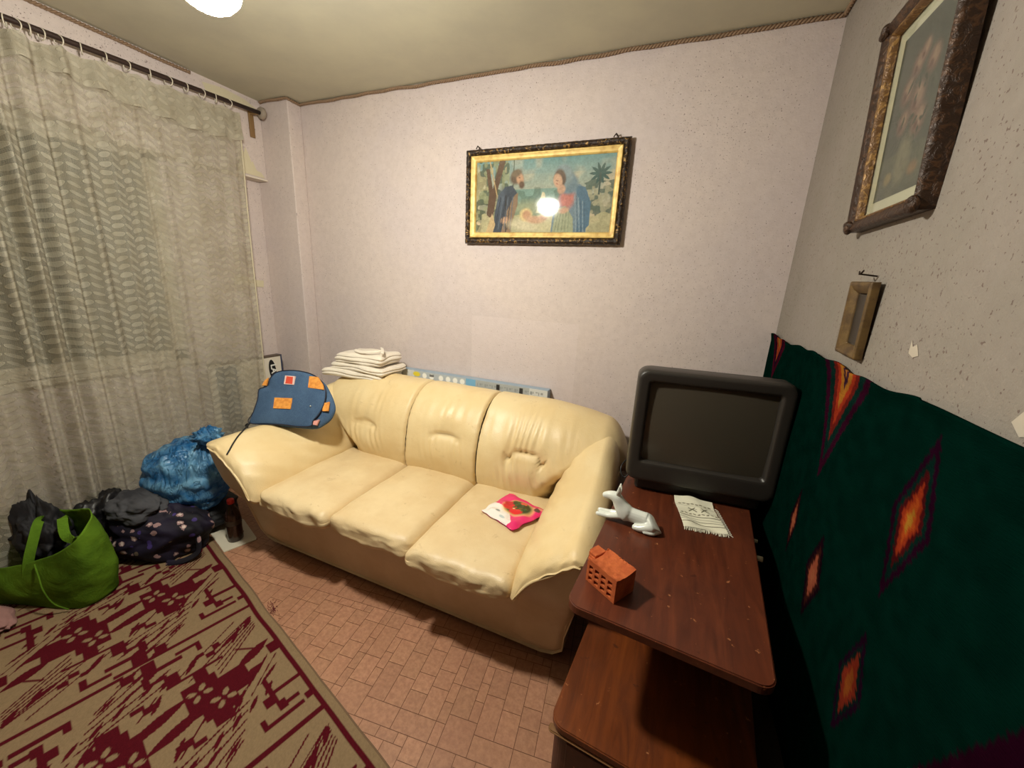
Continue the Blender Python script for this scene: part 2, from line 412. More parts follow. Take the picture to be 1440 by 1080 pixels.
# backrest sections
prof = [(1.70, .34), (1.635, .39), (1.612, .47), (1.612, .57), (1.640, .68), (1.695, .775), (1.775, .84), (1.865, .862), (1.955, .84), (2.008, .76), (2.022, .60), (2.022, .40)]
PB = catmull([(a, b, 0) for a, b in prof], 90)[:, :2]
def back(uA, uB, outL, outR, seed, crease):
    nu = 90; nb = len(PB); out = np.zeros((nu, nb, 3)); c0 = np.array([1.84, .56])
    for i in range(nu):
        a = i/(nu-1)
        for j in range(nb):
            y, z = PB[j]
            t = max(0, min(1, (z-.42)/.42)); t = t*t*(3-2*t)
            ul = uA if not outL else -(.655+.315*t)
            ur = uB if not outR else (.655+.305*t)
            if not outL: ul += .0
            u = ul+(ur-ul)*a
            edge = max(0, (abs(u)-.50)/.47); h = 1-.17*edge**2.0
            zz = .40+(z-.40)*h
            # end rounding
            dl = (u-ul); dr = (ur-u)
            def rnd(d, r, mn): return 1 if d > r else mn+(1-mn)*math.sqrt(max(0, 1-(1-d/r)**2))
            sL = rnd(dl, .13 if outL else .020, .05 if outL else .93); sR = rnd(dr, .13 if outR else .020, .05 if outR else .93)
            s = sL*sR; yy = c0[0]+(y-c0[0])*s; zz = c0[1]+(zz-c0[1])*s
            # puff
            yy2 = yy - .012*(1-(2*a-1)**4)*(1 if y < 1.8 else 0)*math.sin(max(0, min(1, (z-.4)/.42))*PI)
            # button crease
            for (uc, zc, L, dip) in crease:
                du = (u-uc)/L; zl = zc+dip*(du*du)
                grv = math.exp(-du**6)*math.exp(-((zz-zl)/.011)**2)
                yy2 += .020*grv*(1 if y < 1.8 else 0)
                yy2 += .016*math.exp(-(du/1.5)**2)*math.exp(-((zz-zc)/.06)**2)*(1 if y < 1.8 else 0)
                if y < 1.85:
                    win = math.exp(-((u-uc)/.13)**2)*math.exp(-((zz-zc-.11)/.07)**2)
                    yy2 += .0030*win*math.sin(u*125+9*N(u*7, zz*2, seed))
                    win = math.exp(-((abs(u-uc)-L*.9)/.05)**2)*math.exp(-((zz-zc+.07)/.06)**2)
                    yy2 += .004*win*math.sin(u*170+zz*40)
            # seam puckers
            for d, o in ((dl, outL), (dr, outR)):
                if not o: yy2 += .003*math.exp(-d/.02)*math.sin(zz*190+seed+5*N(zz*20, seed))*(1 if y < 1.85 else 0)
                else: yy2 += .008*math.exp(-(d/.10)**2)*math.sin(zz*75+u*60+seed)*(1 if y < 1.8 else 0)
            yy2 += .009*N(u*5, zz*6, seed)+.003*N(u*16, zz*14, seed+2)
            out[i, j] = (CX+u, yy2, zz+.004*N(u*6, yy*6, seed+5))
    return grid_mesh('back', out)
obj('back_cushion', back(-.9, -.222, True, False, 1.0, [(-.50, .628, .085, -.02)]), M_lea, sofa, True)
obj('back_cushion', back(-.216, .222, False, False, 5.0, [(.03, .648, .09, -.015)]), M_lea, sofa, True)
obj('back_cushion', back(.228, .9, False, True, 9.0, [(.49, .645, .065, -.004), (.40, .60, .02, .03), (.575, .60, .02, .03)]), M_lea, sofa, True)
# armrests
def arm(side):
    cap = 1.025 if side < 0 else .945
    secs = [(1.96, [(.66, .42), (.68, .60), (.76, .74), (.88, .78), (.985, .70), (.97, .5), (.80, .36)]),
            (1.82, [(.655, .41), (.67, .58), (.75, .735), (.88, .785), (1.0, .70), (.98, .49), (.80, .36)]),
            (1.62, [(.650, .40), (.665, .54), (.75, .685), (.89, .74), (1.03, .655), (1.0, .48), (.80, .36)]),
            (1.40, [(.648, .39), (.665, .50), (.755, .600), (.90, .650), (1.055, .590), (1.02, .46), (.80, .36)]),
            (1.25, [(.650, .375), (.668, .475), (.755, .570), (.90, .634), (1.062, .590), (1.03, .52), (.80, .42)]),
            (1.15, [(.655, .362), (.672, .460), (.760, .566), (.905, .628), (1.058, .592), (1.02, .545), (.80, .47)]),
            (1.09, [(.663, .362), (.680, .445), (.762, .553), (.905, .622), (1.045, .597), (1.0, .560), (.81, .495)]),
            (1.064, [(.672, .368), (.685, .428), (.760, .536), (.902, .610), (1.02, .598), (.97, .572), (.81, .51)]),
            (1.051, [(.682, .378), (.692, .414), (.757, .515), (.895, .600), (.985, .598), (.955, .58), (.81, .522)]),
            (1.046, [(.690, .392), (.699, .404), (.752, .490), (.885, .580), (.965, .592), (.95, .586), (.81, .530)])]
    nt = 96; K = 110
    yy = [s[0] for s in secs]; rows = []
    ctrl = [[np.array((y, u, z)) for (u, z) in s] for y, s in secs]
    paths = [catmull([c[k] for c in ctrl], K) for k in range(7)]
    for i in range(K):
        ringp = catmull([paths[k][i] for k in range(7)], nt, closed=True)
        row = []
        for j, (y, u, z) in enumerate(ringp):
            if u > .84: u = .84+(u-.84)*(cap-.84)/(1.065-.84)
            # gathers radiating from the front piping and creases across the pad
            t = i/(K-1); g_ = .0045*math.exp(-((t-.93)/.09)**2)*math.sin(u*115+4*N(u*8, 0, side))
            g_ += .004*math.sin(z*70+y*50+u*22+side)*math.exp(-((u-.70)/.06)**2)*(1 if y > 1.3 else .4)
            g_ += .006*N(u*8, y*5, z*8+side*7)
            row.append((CX+side*u-side*g_*.4, y, z+g_))
        rows.append(row)
    # close the front nose: shrink the last ring towards its own mid line
    L = np.array(rows[-1]); us = side*(L[:, 0]-CX); iu = int(np.argmax(us)); il = int(np.argmin(us)); nn = len(L)
    def idx(a, b):
        o_ = [a]
        while o_[-1] != b: o_.append((o_[-1]+1) % nn)
        return o_
    A1 = idx(il, iu); A2 = idx(iu, il)[::-1]
    def zat(ar, u):
        uu = np.maximum.accumulate(us[ar]); return np.interp(u, uu, L[ar, 2])
    zm = (zat(A1, us)+zat(A2, us))/2
    for f, dy in ((.35, .003), (.65, .005), (.85, .006), (1.0, .006)):
        R_ = L.copy(); R_[:, 2] = L[:, 2]*(1-f)+zm*f; R_[:, 1] = L[:, 1]-dy; rows.append([tuple(v) for v in R_])
    return grid_mesh('arm', np.array(rows), closed_v=True)
for s in (-1, 1):
    a = obj('armrest', arm(s), M_lea, sofa, True); a['_o'] = (0, 0, 0)
    if s < 0: ARM_L = a.data
    cap = 1.025 if s < 0 else .945
    pts = []
    for (y, u, z) in [(1.12, .660, .352), (1.075, .672, .356), (1.055, .688, .378), (1.050, .712, .428), (1.049, .75, .478), (1.050, .81, .524), (1.052, .88, .564), (1.056, .95, .585), (1.08, 1.01, .585)]:
        if u > .84: u = .84+(u-.84)*(cap-.84)/(1.065-.84)
        pts.append((CX+s*u, y-.004, z))
    obj('piping', tube_mesh(pts, .0055, 8, 60), M_lea, a, True).location = (0, 0, 0)
# ================================================================== ITEMS ON SOFA
# folded towels
def cloth_slab(c, w, d, h, rot, seed, tilt=0.0, layers=2):
    bm = bmesh.new(); bmesh.ops.create_cube(bm, size=2); bmesh.ops.subdivide_edges(bm, edges=bm.edges[:], cuts=22, use_grid_fill=True)
    Rm = Matrix.Rotation(rot, 4, 'Z'); r = h*.48
    for v in bm.verts:
        p = Vector((v.co.x*w/2, v.co.y*d/2, v.co.z*h/2)); hx, hy, hz = w/2, d/2, h/2
        q = Vector((max(-hx+r, min(hx-r, p.x)), max(-hy+r, min(hy-r, p.y)), max(-hz+r, min(hz-r, p.z)))); dd = p-q
        if dd.length > 1e-6: p = q+dd.normalized()*r
        a, b = p.x/hx, p.y/hy
        # crease lines of the folded layers on the sides
        if abs(a) > .9 or abs(b) > .9:
            for L in range(1, layers):
                zl = -hz+h*L/layers+.004*math.sin(a*5+b*3+seed); k = math.exp(-((p.z-zl)/.004)**2)
                p.x -= .008*k*a; p.y -= .008*k*b
        p.z += .010*N(p.x*9, p.y*9, seed)+tilt*p.x-.012*(abs(a)**3)*(1 if a < 0 else .3)
        p.x += .010*N(p.z*20, p.y*9, seed+2); p.y += .012*N(p.x*8, p.z*20, seed+4)
        v.co = (Rm @ p)+Vector(c)
    return bm
m = Mat('cream_towel', rgb(226, 216, 200), .9, 0, .2, Sheen_Weight=.4); m.bump(m.noise(260, 3), .35, .003); M_tow = m
tw = [((-1.80, 1.88, .850), .44, .26, .050, .10, 1, -.04, 2, 'cream folded towel, lowest in the stack on the sofa back'),
      ((-1.755, 1.885, .893), .40, .25, .045, .02, 5, -.03, 2, 'cream folded towel, middle one of the stack on the sofa back'),
      ((-1.75, 1.885, .948), .36, .24, .070, .06, 9, -.0, 3, 'cream folded towel, topmost in the stack on the sofa back')]
for (c, w, d, h, r, sd, ti, la, lab) in tw:
    tag(obj('folded_towel', cloth_slab(c, w, d, h, r, sd, ti, la), M_tow, None, True), lab, 'towel', 'folded towels on the sofa back')
tag(obj('cloth_belt', tube_mesh([(-1.78, 1.80, 1.0), (-1.72, 1.79, .995), (-1.66, 1.81, 1.0), (-1.62, 1.86, 1.006), (-1.66, 1.90, 1.012), (-1.60, 1.84, 1.012), (-1.57, 1.80, 1.0)], .007, 8, 60, prof=(.010, .004)), M_tow, None, True),
    'narrow cream fabric tie lying across the topmost towel', 'belt')
# long flat box wedged behind sofa
lb = empty('long_box', 'long thin white and blue printed box wedged upright between sofa back and wall', 'box', (-1.2, 2.06, .81))
BX0, BX1, BY0, BY1, BZ0, BZ1 = -1.78, -.60, 2.036, 2.094, .79, .862
nu, nv = 420, 24
R = Ras(1.18, .072, nu, nv, (206, 208, 206))
W = 1.18
def fx(px): return (aty(px, 535, BY0).x-BX0)
R.rect(0, fx(578), 0, .08, (214, 214, 210)); R.rect(fx(583), fx(668), .0, .08, (176, 184, 190))
R.ell(fx(586), .05, .028, .016, (224, 206, 60))
for k, pxx in enumerate((597, 607, 620, 630, 640, 650)):
    R.ell(fx(pxx), .046, .017, .018, (238, 238, 232))
R.rect(fx(604), fx(610), .045, .062, (110, 110, 110)); R.rect(fx(655), fx(669), 0, .08, (120, 172, 206))
R.rect(fx(669), fx(745), 0, .08, (168, 172, 172))
for k in range(26):
    x = fx(671)+k*.0165; R.rect(x, x+.007*(1+k % 2), .036+.006*(k % 3), .054, (146, 150, 150))
R.rect(fx(698), fx(703), .028, .064, (40, 40, 40)); R.rect(fx(731), fx(736), .028, .064, (50, 50, 50))
R.rect(0, W, 0, .012, (90, 130, 160))
P = np.zeros((nu, nv, 3))
for i in range(nu):
    for j in range(nv): P[i, j] = (BX0+W*i/(nu-1), BY0, BZ0+(BZ1-BZ0)*j/(nv-1))
M_col = Mat('printed_card', rough=.45); M_col.base(M_col.attr())
me = grid_mesh('print', P); add_cols(me, R.C); obj('printed_side', me, M_col, lb)
obj('carton', Box(BX0, BX1, BY0+.0008, BY1, 0, BZ1, bev=.001), simple('box_blue_grey', rgb(150, 168, 184), .5), lb)
# snack packet
pk = empty('snack_packet', 'small pink and white plastic packet with red strawberry print on the right seat', 'packet', (-.55, 1.45, .45))
c4 = [Vector((-.672, 1.375, 0)), Vector((-.49, 1.305, 0)), Vector((-.395, 1.50, 0)), Vector((-.615, 1.565, 0))]
nu = nv = 90; R = Ras(1, 1, nu, nv, (226, 44, 112))
R.poly([(0, 0), (.80, 0), (.82, .10), (.55, .34), (.22, .42), (0, .45)], (240, 232, 226)); R.ell(.33, .2, .06, .04, (150, 160, 160)); R.ell(.55, .10, .08, .03, (190, 200, 200))
R.ell(.56, .58, .33, .28, (240, 196, 120), .5); R.ell(.56, .59, .29, .25, (58, 66, 30), .5)
R.ell(.40, .50, .15, .11, (214, 34, 38), .3); R.ell(.62, .44, .14, .09, (220, 40, 40), .4); R.ell(.56, .78, .07, .06, (226, 96, 70)); R.ell(.30, .60, .09, .09, (196, 24, 40))
for k in range(14): R.ell(.45+.3*random.random(), .5+.25*random.random(), .03, .018, (random.randint(40, 110), random.randint(80, 110), 40), random.random()*3)
R.ell(.52, .50, .03, .02, (245, 230, 180)); R.ell(.88, .80, .07, .06, (90, 60, 50)); R.ell(.90, .90, .06, .05, (230, 150, 130)); R.rect(.0, .02, .4, 1, (250, 150, 170)); R.rect(0, 1, .97, 1, (240, 170, 130))
P = np.zeros((nu, nv, 3)); Pb = P.copy()
for i in range(nu):
    for j in range(nv):
        a, b = i/(nu-1), j/(nv-1)
        p = (c4[0]*(1-a)+c4[1]*a)*(1-b)+(c4[3]*(1-a)+c4[2]*a)*b
        e = (min(1, a*6)*min(1, (1-a)*6)*min(1, b*6)*min(1, (1-b)*6))**.5
        h = .013*e*(.7+.3*math.sin(a*3))+.010*N(a*5, b*5, 2)*e
        p = Vector((p.x+.008*N(b*5, 1)*(1-e), p.y+.008*N(a*5, 4)*(1-e), .455+h+.012*(1-e)*N(a*4, b*4, 8))); P[i, j] = p; Pb[i, j] = (p.x, p.y, .452)
m = Mat('glossy_print', rough=.22, spec=.6); m.base(m.attr()); me = grid_mesh('p', P); add_cols(me, R.C); obj('printed_front', me, m, pk, True)
obj('back_film', grid_mesh('p', Pb), simple('pink_film', rgb(214, 60, 120), .3), pk)
# denim bag leaning on left arm
B0 = Vector((-2.06, 1.30, .655)); B1 = Vector((-1.74, 1.37, .655)); T0 = Vector((-2.02, 1.45, .88))
nB = (B1-B0).cross(T0-B0).normalized()
if nB.y > 0: nB = -nB
def dp(px, py, off=0): return hit(px, py, B0+nB*off, nB)
den = empty('denim_bag', 'blue denim bag with orange leather patches leaning on the left sofa arm', 'bag', tuple(B0))
m = Mat('denim', rough=.85, spec=.2); n = m.noise(9, 4, .6); c = m.mix(n.smooth(.3, .7), rgb(48, 70, 100), rgb(64, 88, 118)); tw_ = m.noise(1, 1, .5, vec=m.stretch((260, 260, 900)))
c = m.mix((tw_-.5)*.7+.15, c, rgb(110, 140, 170)); m.base(c); m.bump(tw_, .3, .001); M_den = m
M_ora = Mat('orange_leather', rgb(226, 148, 62), .5); M_ora.base(M_ora.mix(M_ora.noise(60, 4).smooth(.3, .8), rgb(232, 160, 74), rgb(200, 120, 48)))
def puffy(pts, off0, off1, nrm, name, mat, parent, dom=.015, sub=10, P0=None):
    """closed outline (3D points in a plane) -> rounded slab between two offsets"""
    K = len(pts); c = sum((Vector(p) for p in pts), Vector())/K; rows = []
    for (s, o) in [(0.001, off0)]+[(k/6, off0) for k in range(1, 6)]+[(.97, off0*.8+off1*.2), (1, (off0+off1)/2), (.97, off0*.2+off1*.8)]+[(k/6, off1) for k in range(5, 0, -1)]+[(.001, off1)]:
        bul = dom*(1-s*s)*(1 if o == off1 else -.3 if o == off0 else 0)
        rows.append([tuple(c+(Vector(p)-c)*s+nrm*(o+bul+.003*N(p[0]*9*s, p[2]*9*s, off1*9))) for p in pts])
    return obj(name, grid_mesh(name, np.array(rows), closed_v=True), mat, parent, True)
def outl(pxs, off=0, n=60):
    c = catmull([(x, y, 0) for x, y in pxs], n, closed=True); return [dp(x, y, off) for x, y, _ in c]
bodypx = [(352, 592), (358, 575), (363, 556), (367, 536), (378, 527), (395, 522), (415, 521), (436, 526), (452, 537), (460, 550), (465, 562), (467, 574), (461, 588), (450, 597), (438, 602), (410, 600), (380, 598)]
puffy(outl(bodypx), -.055, -.012, nB, 'body', M_den, den, .004)
flappx = [(351, 595), (356, 580), (362, 562), (364, 548), (371, 545), (377, 542), (380, 532), (388, 524), (402, 521), (420, 521.5), (438, 526), (450, 534), (457, 545), (458, 556), (455, 570), (448, 583), (440, 592), (437, 599), (420, 600), (395, 597), (370, 596)]
puffy(outl(flappx, 0, 80), -.006, .004, nB, 'flap', M_den, den, .010)
ot = outl(flappx[:-1], .002, 60)
obj('binding', tube_mesh([tuple(p) for p in ot], .0028, 6, 120, closed=True), simple('navy_binding', rgb(26, 30, 48), .7), den, True)
def patch(pxs, mat, name='patch', off=.0165):
    P = [dp(x, y, off) for x, y in pxs]; bm = bmesh.new(); vs = [bm.verts.new(p) for p in P]; f = bm.faces.new(vs)
    r = bmesh.ops.extrude_face_region(bm, geom=[f]); bmesh.ops.translate(bm, verts=[v for v in r['geom'] if isinstance(v, bmesh.types.BMVert)], vec=-nB*.008)
    bmesh.ops.recalc_face_normals(bm, faces=bm.faces); return obj(name, bm, mat, den)
patch([(386, 559), (411, 560), (410, 567), (408, 575), (384, 574)], M_ora)['label'] = 'orange leather patch'
patch([(435, 529), (447, 530), (454, 541), (455, 548), (433, 545)], M_ora, off=.010)
patch([(377, 531), (374, 542), (368, 542), (372, 535)], M_ora, off=.008)
patch([(401, 528), (415, 529), (413, 541), (399, 540)], simple('label_white', rgb(220, 190, 180), .6), 'label')
patch([(403, 529), (412, 530), (411, 540), (401, 539)], simple('label_red', rgb(206, 74, 50), .6), 'label', .0175)
p = dp(436.5, 571, .012); obj('snap_rivet', lathe([(.0001, .004), (.003, .0035), (.005, .001), (.005, -.002)], 12, Matrix.Translation(p) @ nB.to_track_quat('Z', 'Y').to_matrix().to_4x4()), simple('rivet', rgb(200, 205, 210), .3, .8), den, True)
patch([(455, 567), (463, 565), (461, 578), (453, 578)], M_ora, off=.003)
patch([(441, 592), (449, 590), (445, 598), (440, 597)], simple('pink_lining', rgb(214, 150, 140), .6), 'lining', .003)
a1 = dp(351, 596, .004)
from mathutils.bvhtree import BVHTree
bv = BVHTree.FromPolygons([v.co for v in ARM_L.vertices], [tuple(p.vertices) for p in ARM_L.polygons])
st = [a1]
for q_ in ((346, 601), (341, 608), (335, 615), (329, 624), (324, 633), (320, 640)):
    d_ = ray(*q_).normalized(); h_ = bv.ray_cast(CAM, d_)[0]
    if h_ is not None: st.append(h_+Vector((0, -.003, .004)))
obj('strap', tube_mesh([tuple(p) for p in st], .0035, 8, 60), simple('black_cord', rgb(18, 18, 20), .7), den, True)
obj('strap_knot', tube_mesh([tuple(a1+Vector((0, -.008, .002))), tuple(a1+Vector((-.012, -.012, -.008))), tuple(a1+Vector((.002, -.015, -.014)))], .006, 8, 20), simple('black_knot', rgb(16, 16, 18), .7), den, True)

# ================================================================== TV STAND, TV AND THINGS ON IT
M_wood = Mat('red_brown_wood', rough=.32, spec=.5)
def wood(name, a, b, cc, rough=.32, sc=(14, 1.6, 14)):
    m = Mat(name, rough=rough); v = m.stretch(sc); n = m.noise(2.2, 6, .62, vec=v, dist=1.0); big = m.noise(5, 4, .6)
    c = m.ramp(n, [(.25, a), (.52, b), (.8, cc)]); c = m.mix(big.smooth(.5, .75)*.5, c, a)
    sp = m.noise(38, 4, .65); c = m.mix(sp.smooth(.66, .72)*.65, c, rgb(196, 130, 84)); dk = m.noise(26, 3, .6, vec=m.stretch((1, 1.2, 1))); c = m.mix(dk.smooth(.66, .74)*.6, c, rgb(48, 20, 12))
    m.base(c); m.rough(big*.35+rough-.12); m.bump(n, .08, .001); return m
M_top = wood('tabletop_wood', rgb(66, 30, 18), rgb(92, 44, 26), rgb(112, 56, 32))
M_low = wood('lower_wood', rgb(78, 34, 8), rgb(106, 50, 14), rgb(128, 64, 20), .38)
M_drk = wood('dark_wood', rgb(58, 26, 16), rgb(74, 34, 20), rgb(88, 42, 26), .4)
rot = math.radians(-4.6)
def tz(x, y, z=0): # table local -> world, local origin at front left corner of top
    return Vector((-.148+x*math.cos(rot)-y*math.sin(rot), .800+x*math.sin(rot)+y*math.cos(rot), z))
MT = Matrix.Translation((-.148, .800, 0)) @ Matrix.Rotation(rot, 4, 'Z')
def slab(x0, x1, y0, y1, z0, z1, r, M, bev=.003):
    bm = bmesh.new(); pts = []
    for cx, cy, a0, rr in ((x0+r, y0+r, PI, r), (x1-r, y0+r, 1.5*PI, r), (x1-.005, y1-.005, 0, .005), (x0+.005, y1-.005, .5*PI, .005)):
        for k in range(9):
            a = a0+k/8*PI/2; pts.append((cx+rr*math.cos(a), cy+rr*math.sin(a)))
    f = bm.faces.new([bm.verts.new((x, y, z0)) for x, y in pts]); e = bmesh.ops.extrude_face_region(bm, geom=[f])
    tv = [v for v in e['geom'] if isinstance(v, bmesh.types.BMVert)]; bmesh.ops.translate(bm, verts=tv, vec=(0, 0, z1-z0))
    te = [ed for ed in bm.edges if abs(ed.verts[0].co.z-ed.verts[1].co.z) < 1e-6]
    bmesh.ops.bevel(bm, geom=te, offset=bev, segments=3, affect='EDGES'); bmesh.ops.recalc_face_normals(bm, faces=bm.faces)
    bmesh.ops.transform(bm, matrix=M, verts=bm.verts); return bm
ts = empty('tv_stand', 'worn brown two-tier wooden stand under the old television', 'stand', tuple(tz(.22, .5)))
obj('tabletop', slab(0, .452, 0, 1.16, .655, .68, .035, MT), M_top, ts)
ML = Matrix.Translation((-.148, .738, 0)) @ Matrix.Rotation(math.radians(-5.0), 4, 'Z')
obj('lower_top', slab(0, .475, 0, 1.20, .338, .36, .04, ML), M_low, ts)
bm = bmesh.new(); bm2 = slab(.006, .466, .010, 1.19, .02, .337, .04, ML); obj('cabinet', bm2, M_drk, ts)
obj('cabinet_door', Box(.05, .43, .004, .012, .06, .315, bev=.002, M=ML), M_drk, ts)
obj('edge_strip', slab(-.001, .474, -.002, .02, .328, .336, .010, ML), simple('gold_edge', rgb(120, 84, 50), .4), ts)
obj('side_panel', Box(.05, .07, .42, 1.14, .36, .655, M=MT), M_drk, ts)
obj('side_panel', Box(.385, .405, .42, 1.14, .36, .655, M=MT), M_drk, ts)
obj('back_panel', Box(.07, .385, 1.10, 1.115, .36, .655, M=MT), M_drk, ts)
# television
tv = empty('television', 'old black tube television on the wooden stand, screen off', 'television', (.16, 1.6, .68))
TR = math.radians(5.0)
MV = Matrix.Translation((.168, 1.470, .68)) @ Matrix.Rotation(TR, 4, 'Z')
M_tv = Mat('tv_plastic', rgb(46, 42, 38), .42, 0, .5); M_tv.bump(M_tv.noise(500, 2), .15, .0006)
M_scr = simple('tv_glass', rgb(72, 66, 56), .2, 0, .5)
def rrect(w, h, r, n=8, zc=0, bot=None):
    pts = []
    for cx, cz, a0 in ((w/2-r, h/2-r, 0), (-w/2+r, h/2-r, PI/2), (-w/2+r, -h/2+r, PI), (w/2-r, -h/2+r, 1.5*PI)):
        for k in range(n+1):
            a = a0+k/n*PI/2; pts.append((cx+r*math.cos(a), zc+cz+r*math.sin(a)))
    return pts
def loft(secs, cap=True):
    P = np.array([[(x, y, z) for (x, z) in pts] for y, pts in secs]); return grid_mesh('loft', P, closed_v=True, cap=cap)
W2, H2 = .512, .440
SW_, SH_ = .412, .306
bz = [(.030, rrect(SW_, SH_, .012, zc=.289)), (.010, rrect(SW_+.004, SH_+.004, .012, zc=.289)), (.0085, rrect(SW_+.005, SH_+.005, .012, zc=.289)), (.0, rrect(SW_+.016, SH_+.016, .014, zc=.289)), (-.0012, rrect(SW_+.019, SH_+.019, .016, zc=.289)),
      (-.002, rrect(SW_+.03, SH_+.035, .02, zc=.285)), (-.003, rrect(W2*.93, H2*.92, .03, zc=.272)), (-.0025, rrect(W2*.965, H2*.96, .032, zc=.271)), (.0, rrect(W2*.978, H2*.975, .034, zc=.270)), (.006, rrect(W2*.992, H2*.99, .036, zc=.270)), (.014, rrect(W2, H2, .036, zc=.270)), (.080, rrect(W2, H2, .036, zc=.270)), (.083, rrect(W2*.996, H2*.994, .036, zc=.270)), (.086, rrect(W2*.985, H2*.98, .036, zc=.270))]
me = loft(bz, cap=False); me.transform(MV); o = obj('bezel', me, M_tv, tv, True)
hs = [(.088, rrect(W2*.985, H2*.98, .034, zc=.270)), (.16, rrect(W2*.96, H2*.95, .04, zc=.268)), (.26, rrect(W2*.82, H2*.84, .05, zc=.258)), (.37, rrect(W2*.62, H2*.70, .05, zc=.24)), (.42, rrect(W2*.58, H2*.66, .04, zc=.24)), (.425, rrect(W2*.5, H2*.6, .04, zc=.24))]
me = loft(hs); me.transform(MV); obj('housing', me, M_tv, tv, True)
# bulged screen
n_ = 40; P = np.zeros((n_, n_, 3))
for i in range(n_):
    for j in range(n_):
        a, b = i/(n_-1)*2-1, j/(n_-1)*2-1
        P[i, j] = (a*.207, .020-.014*(1-.5*a*a-.5*b*b), .289+b*.154)
me = grid_mesh('scr', P); me.transform(MV); obj('screen', me, M_scr, tv, True)
obj('pedestal', Box(-.215, .225, .030, .36, 0, .065, bev=.012, M=MV), M_tv, tv)
cab = [aty(893, 650, 1.62), aty(884, 645, 1.56), aty(875, 653, 1.52), aty(873, 663, 1.50), aty(878, 671, 1.49), aty(886, 664, 1.50), aty(893, 654, 1.54)]
tag(obj('power_cable', tube_mesh([tuple(p) for p in cab], .0028, 6, 50), simple('cable_black', rgb(14, 14, 14), .5), None, True), 'thin black cable looped at the left side of the television', 'cable')
# woven doily
c4 = [Vector((.132, 1.285)), Vector((.268, 1.300)), Vector((.232, 1.478)), Vector((.100, 1.468))]
nu, nv = 80, 130; R = Ras(.13, .20, nu, nv, (226, 222, 200))
for v_ in (.030, .047, .064, .082): R.rect(0, .13, v_, v_+.0032, (110, 104, 84))
for k in range(9): x = .012+k*.0135; R.ell(x, .098+.003*(k % 2), .006, .0035, (120, 112, 92), .7*(-1)**k)
for cx in (.05, .09):
    R.line((cx-.012, .118), (cx+.010, .142), .0022, (96, 92, 72)); R.line((cx+.012, .118), (cx-.010, .142), .0022, (96, 92, 72)); R.line((cx-.013, .131), (cx+.013, .131), .0018, (120, 116, 92))
for k in range(8): R.ell(.015+k*.014, .165+.003*(k % 2), .006, .004, (130, 122, 100))
R.rect(0, .13, .152, .155, (150, 144, 120))
P = np.zeros((nu, nv, 3))
for i in range(nu):
    for j in range(nv):
        a, b = i/(nu-1), j/(nv-1); p = (c4[0]*(1-a)+c4[1]*a)*(1-b)+(c4[3]*(1-a)+c4[2]*a)*b
        z = .685+.0035*math.sin(a*7+b*5)+.004*N(a*3, b*6, 4)
        if b > .86: z += .10*(b-.86)**1.1+.012*(b-.86)*math.sin(a*5)
        P[i, j] = (p.x, p.y, z+.0012*(j % 3 == 0))
m = Mat('doily_cotton', rough=.9, spec=.2); m.base(m.attr()); m.bump(m.noise(500, 2), .5, .001)
dl = empty('doily', 'cream woven table runner with dark stripes in front of the television', 'runner', (.18, 1.38, .68))
me = grid_mesh('d', P); add_cols(me, R.C); o = obj('cloth', me, m, dl, True); md = o.modifiers.new('s', 'SOLIDIFY'); md.thickness = .0022
bm = bmesh.new()
for k in range(34):
    a = (k+.5)/34; p = c4[0]*(1-a)+c4[1]*a; q = p+Vector((random.uniform(-.003, .003), -random.uniform(.010, .018)))
    me = tube_mesh([(p.x, p.y, .685), ((p.x+q.x)/2, (p.y+q.y)/2, .6845), (q.x, q.y, .682)], .0013, 5, 5); bm.from_mesh(me); bpy.data.meshes.remove(me)
for k in range(12):
    b = k/12*.9; p = c4[1]*(1-b)+c4[2]*b; me = tube_mesh([(p.x, p.y, .686), (p.x+.010, p.y-.004, .684), (p.x+.014, p.y-.006, .682)], .0013, 5, 5); bm.from_mesh(me); bpy.data.meshes.remove(me)
obj('fringe', bm, simple('fringe_cotton', rgb(222, 218, 198), .9), dl)
# porcelain dog
M_por = simple('white_porcelain', rgb(222, 226, 218), .14, 0, .6)
dog = empty('dog_figurine', 'white porcelain lying dog figurine on the left edge of the tabletop', 'figurine', (-.03, 1.21, .68))
def skin(name, verts, edges, radii, mat, parent, sub=2, M=None, root=0):
    me = bpy.data.meshes.new(name); me.from_pydata([Vector(v) for v in verts], edges, [])
    if M is not None: me.transform(M)
    o = obj(name, me, mat, parent); sk = o.modifiers.new('skin', 'SKIN'); sk.use_smooth_shade = True
    for i, r in enumerate(radii):
        r = r if isinstance(r, tuple) else (r, r); o.data.skin_vertices[0].data[i].radius = r
    o.data.skin_vertices[0].data[root].use_root = True
    s = o.modifiers.new('sub', 'SUBSURF'); s.levels = s.render_levels = sub; return o
MD = Matrix.Translation((-.035, 1.215, .683)) @ Matrix.Rotation(math.radians(-4), 4, 'Z')
V_ = [(.074, .0, .028), (.050, .0, .032), (.018, .0, .033), (-.010, 0, .036), (-.030, 0, .046), (-.044, -.001, .066), (-.055, -.002, .088), (-.076, -.003, .089), (-.102, -.004, .080),
      (-.034, -.010, .026), (-.072, -.009, .012), (-.118, -.008, .008), (-.034, .011, .026), (-.072, .009, .016), (-.116, .009, .014),
      (.064, -.020, .020), (.036, -.024, .010), (.008, -.022, .007), (.064, .018, .018), (.036, .022, .010), (.092, -.012, .010), (.072, -.030, .007), (.044, -.034, .006)]
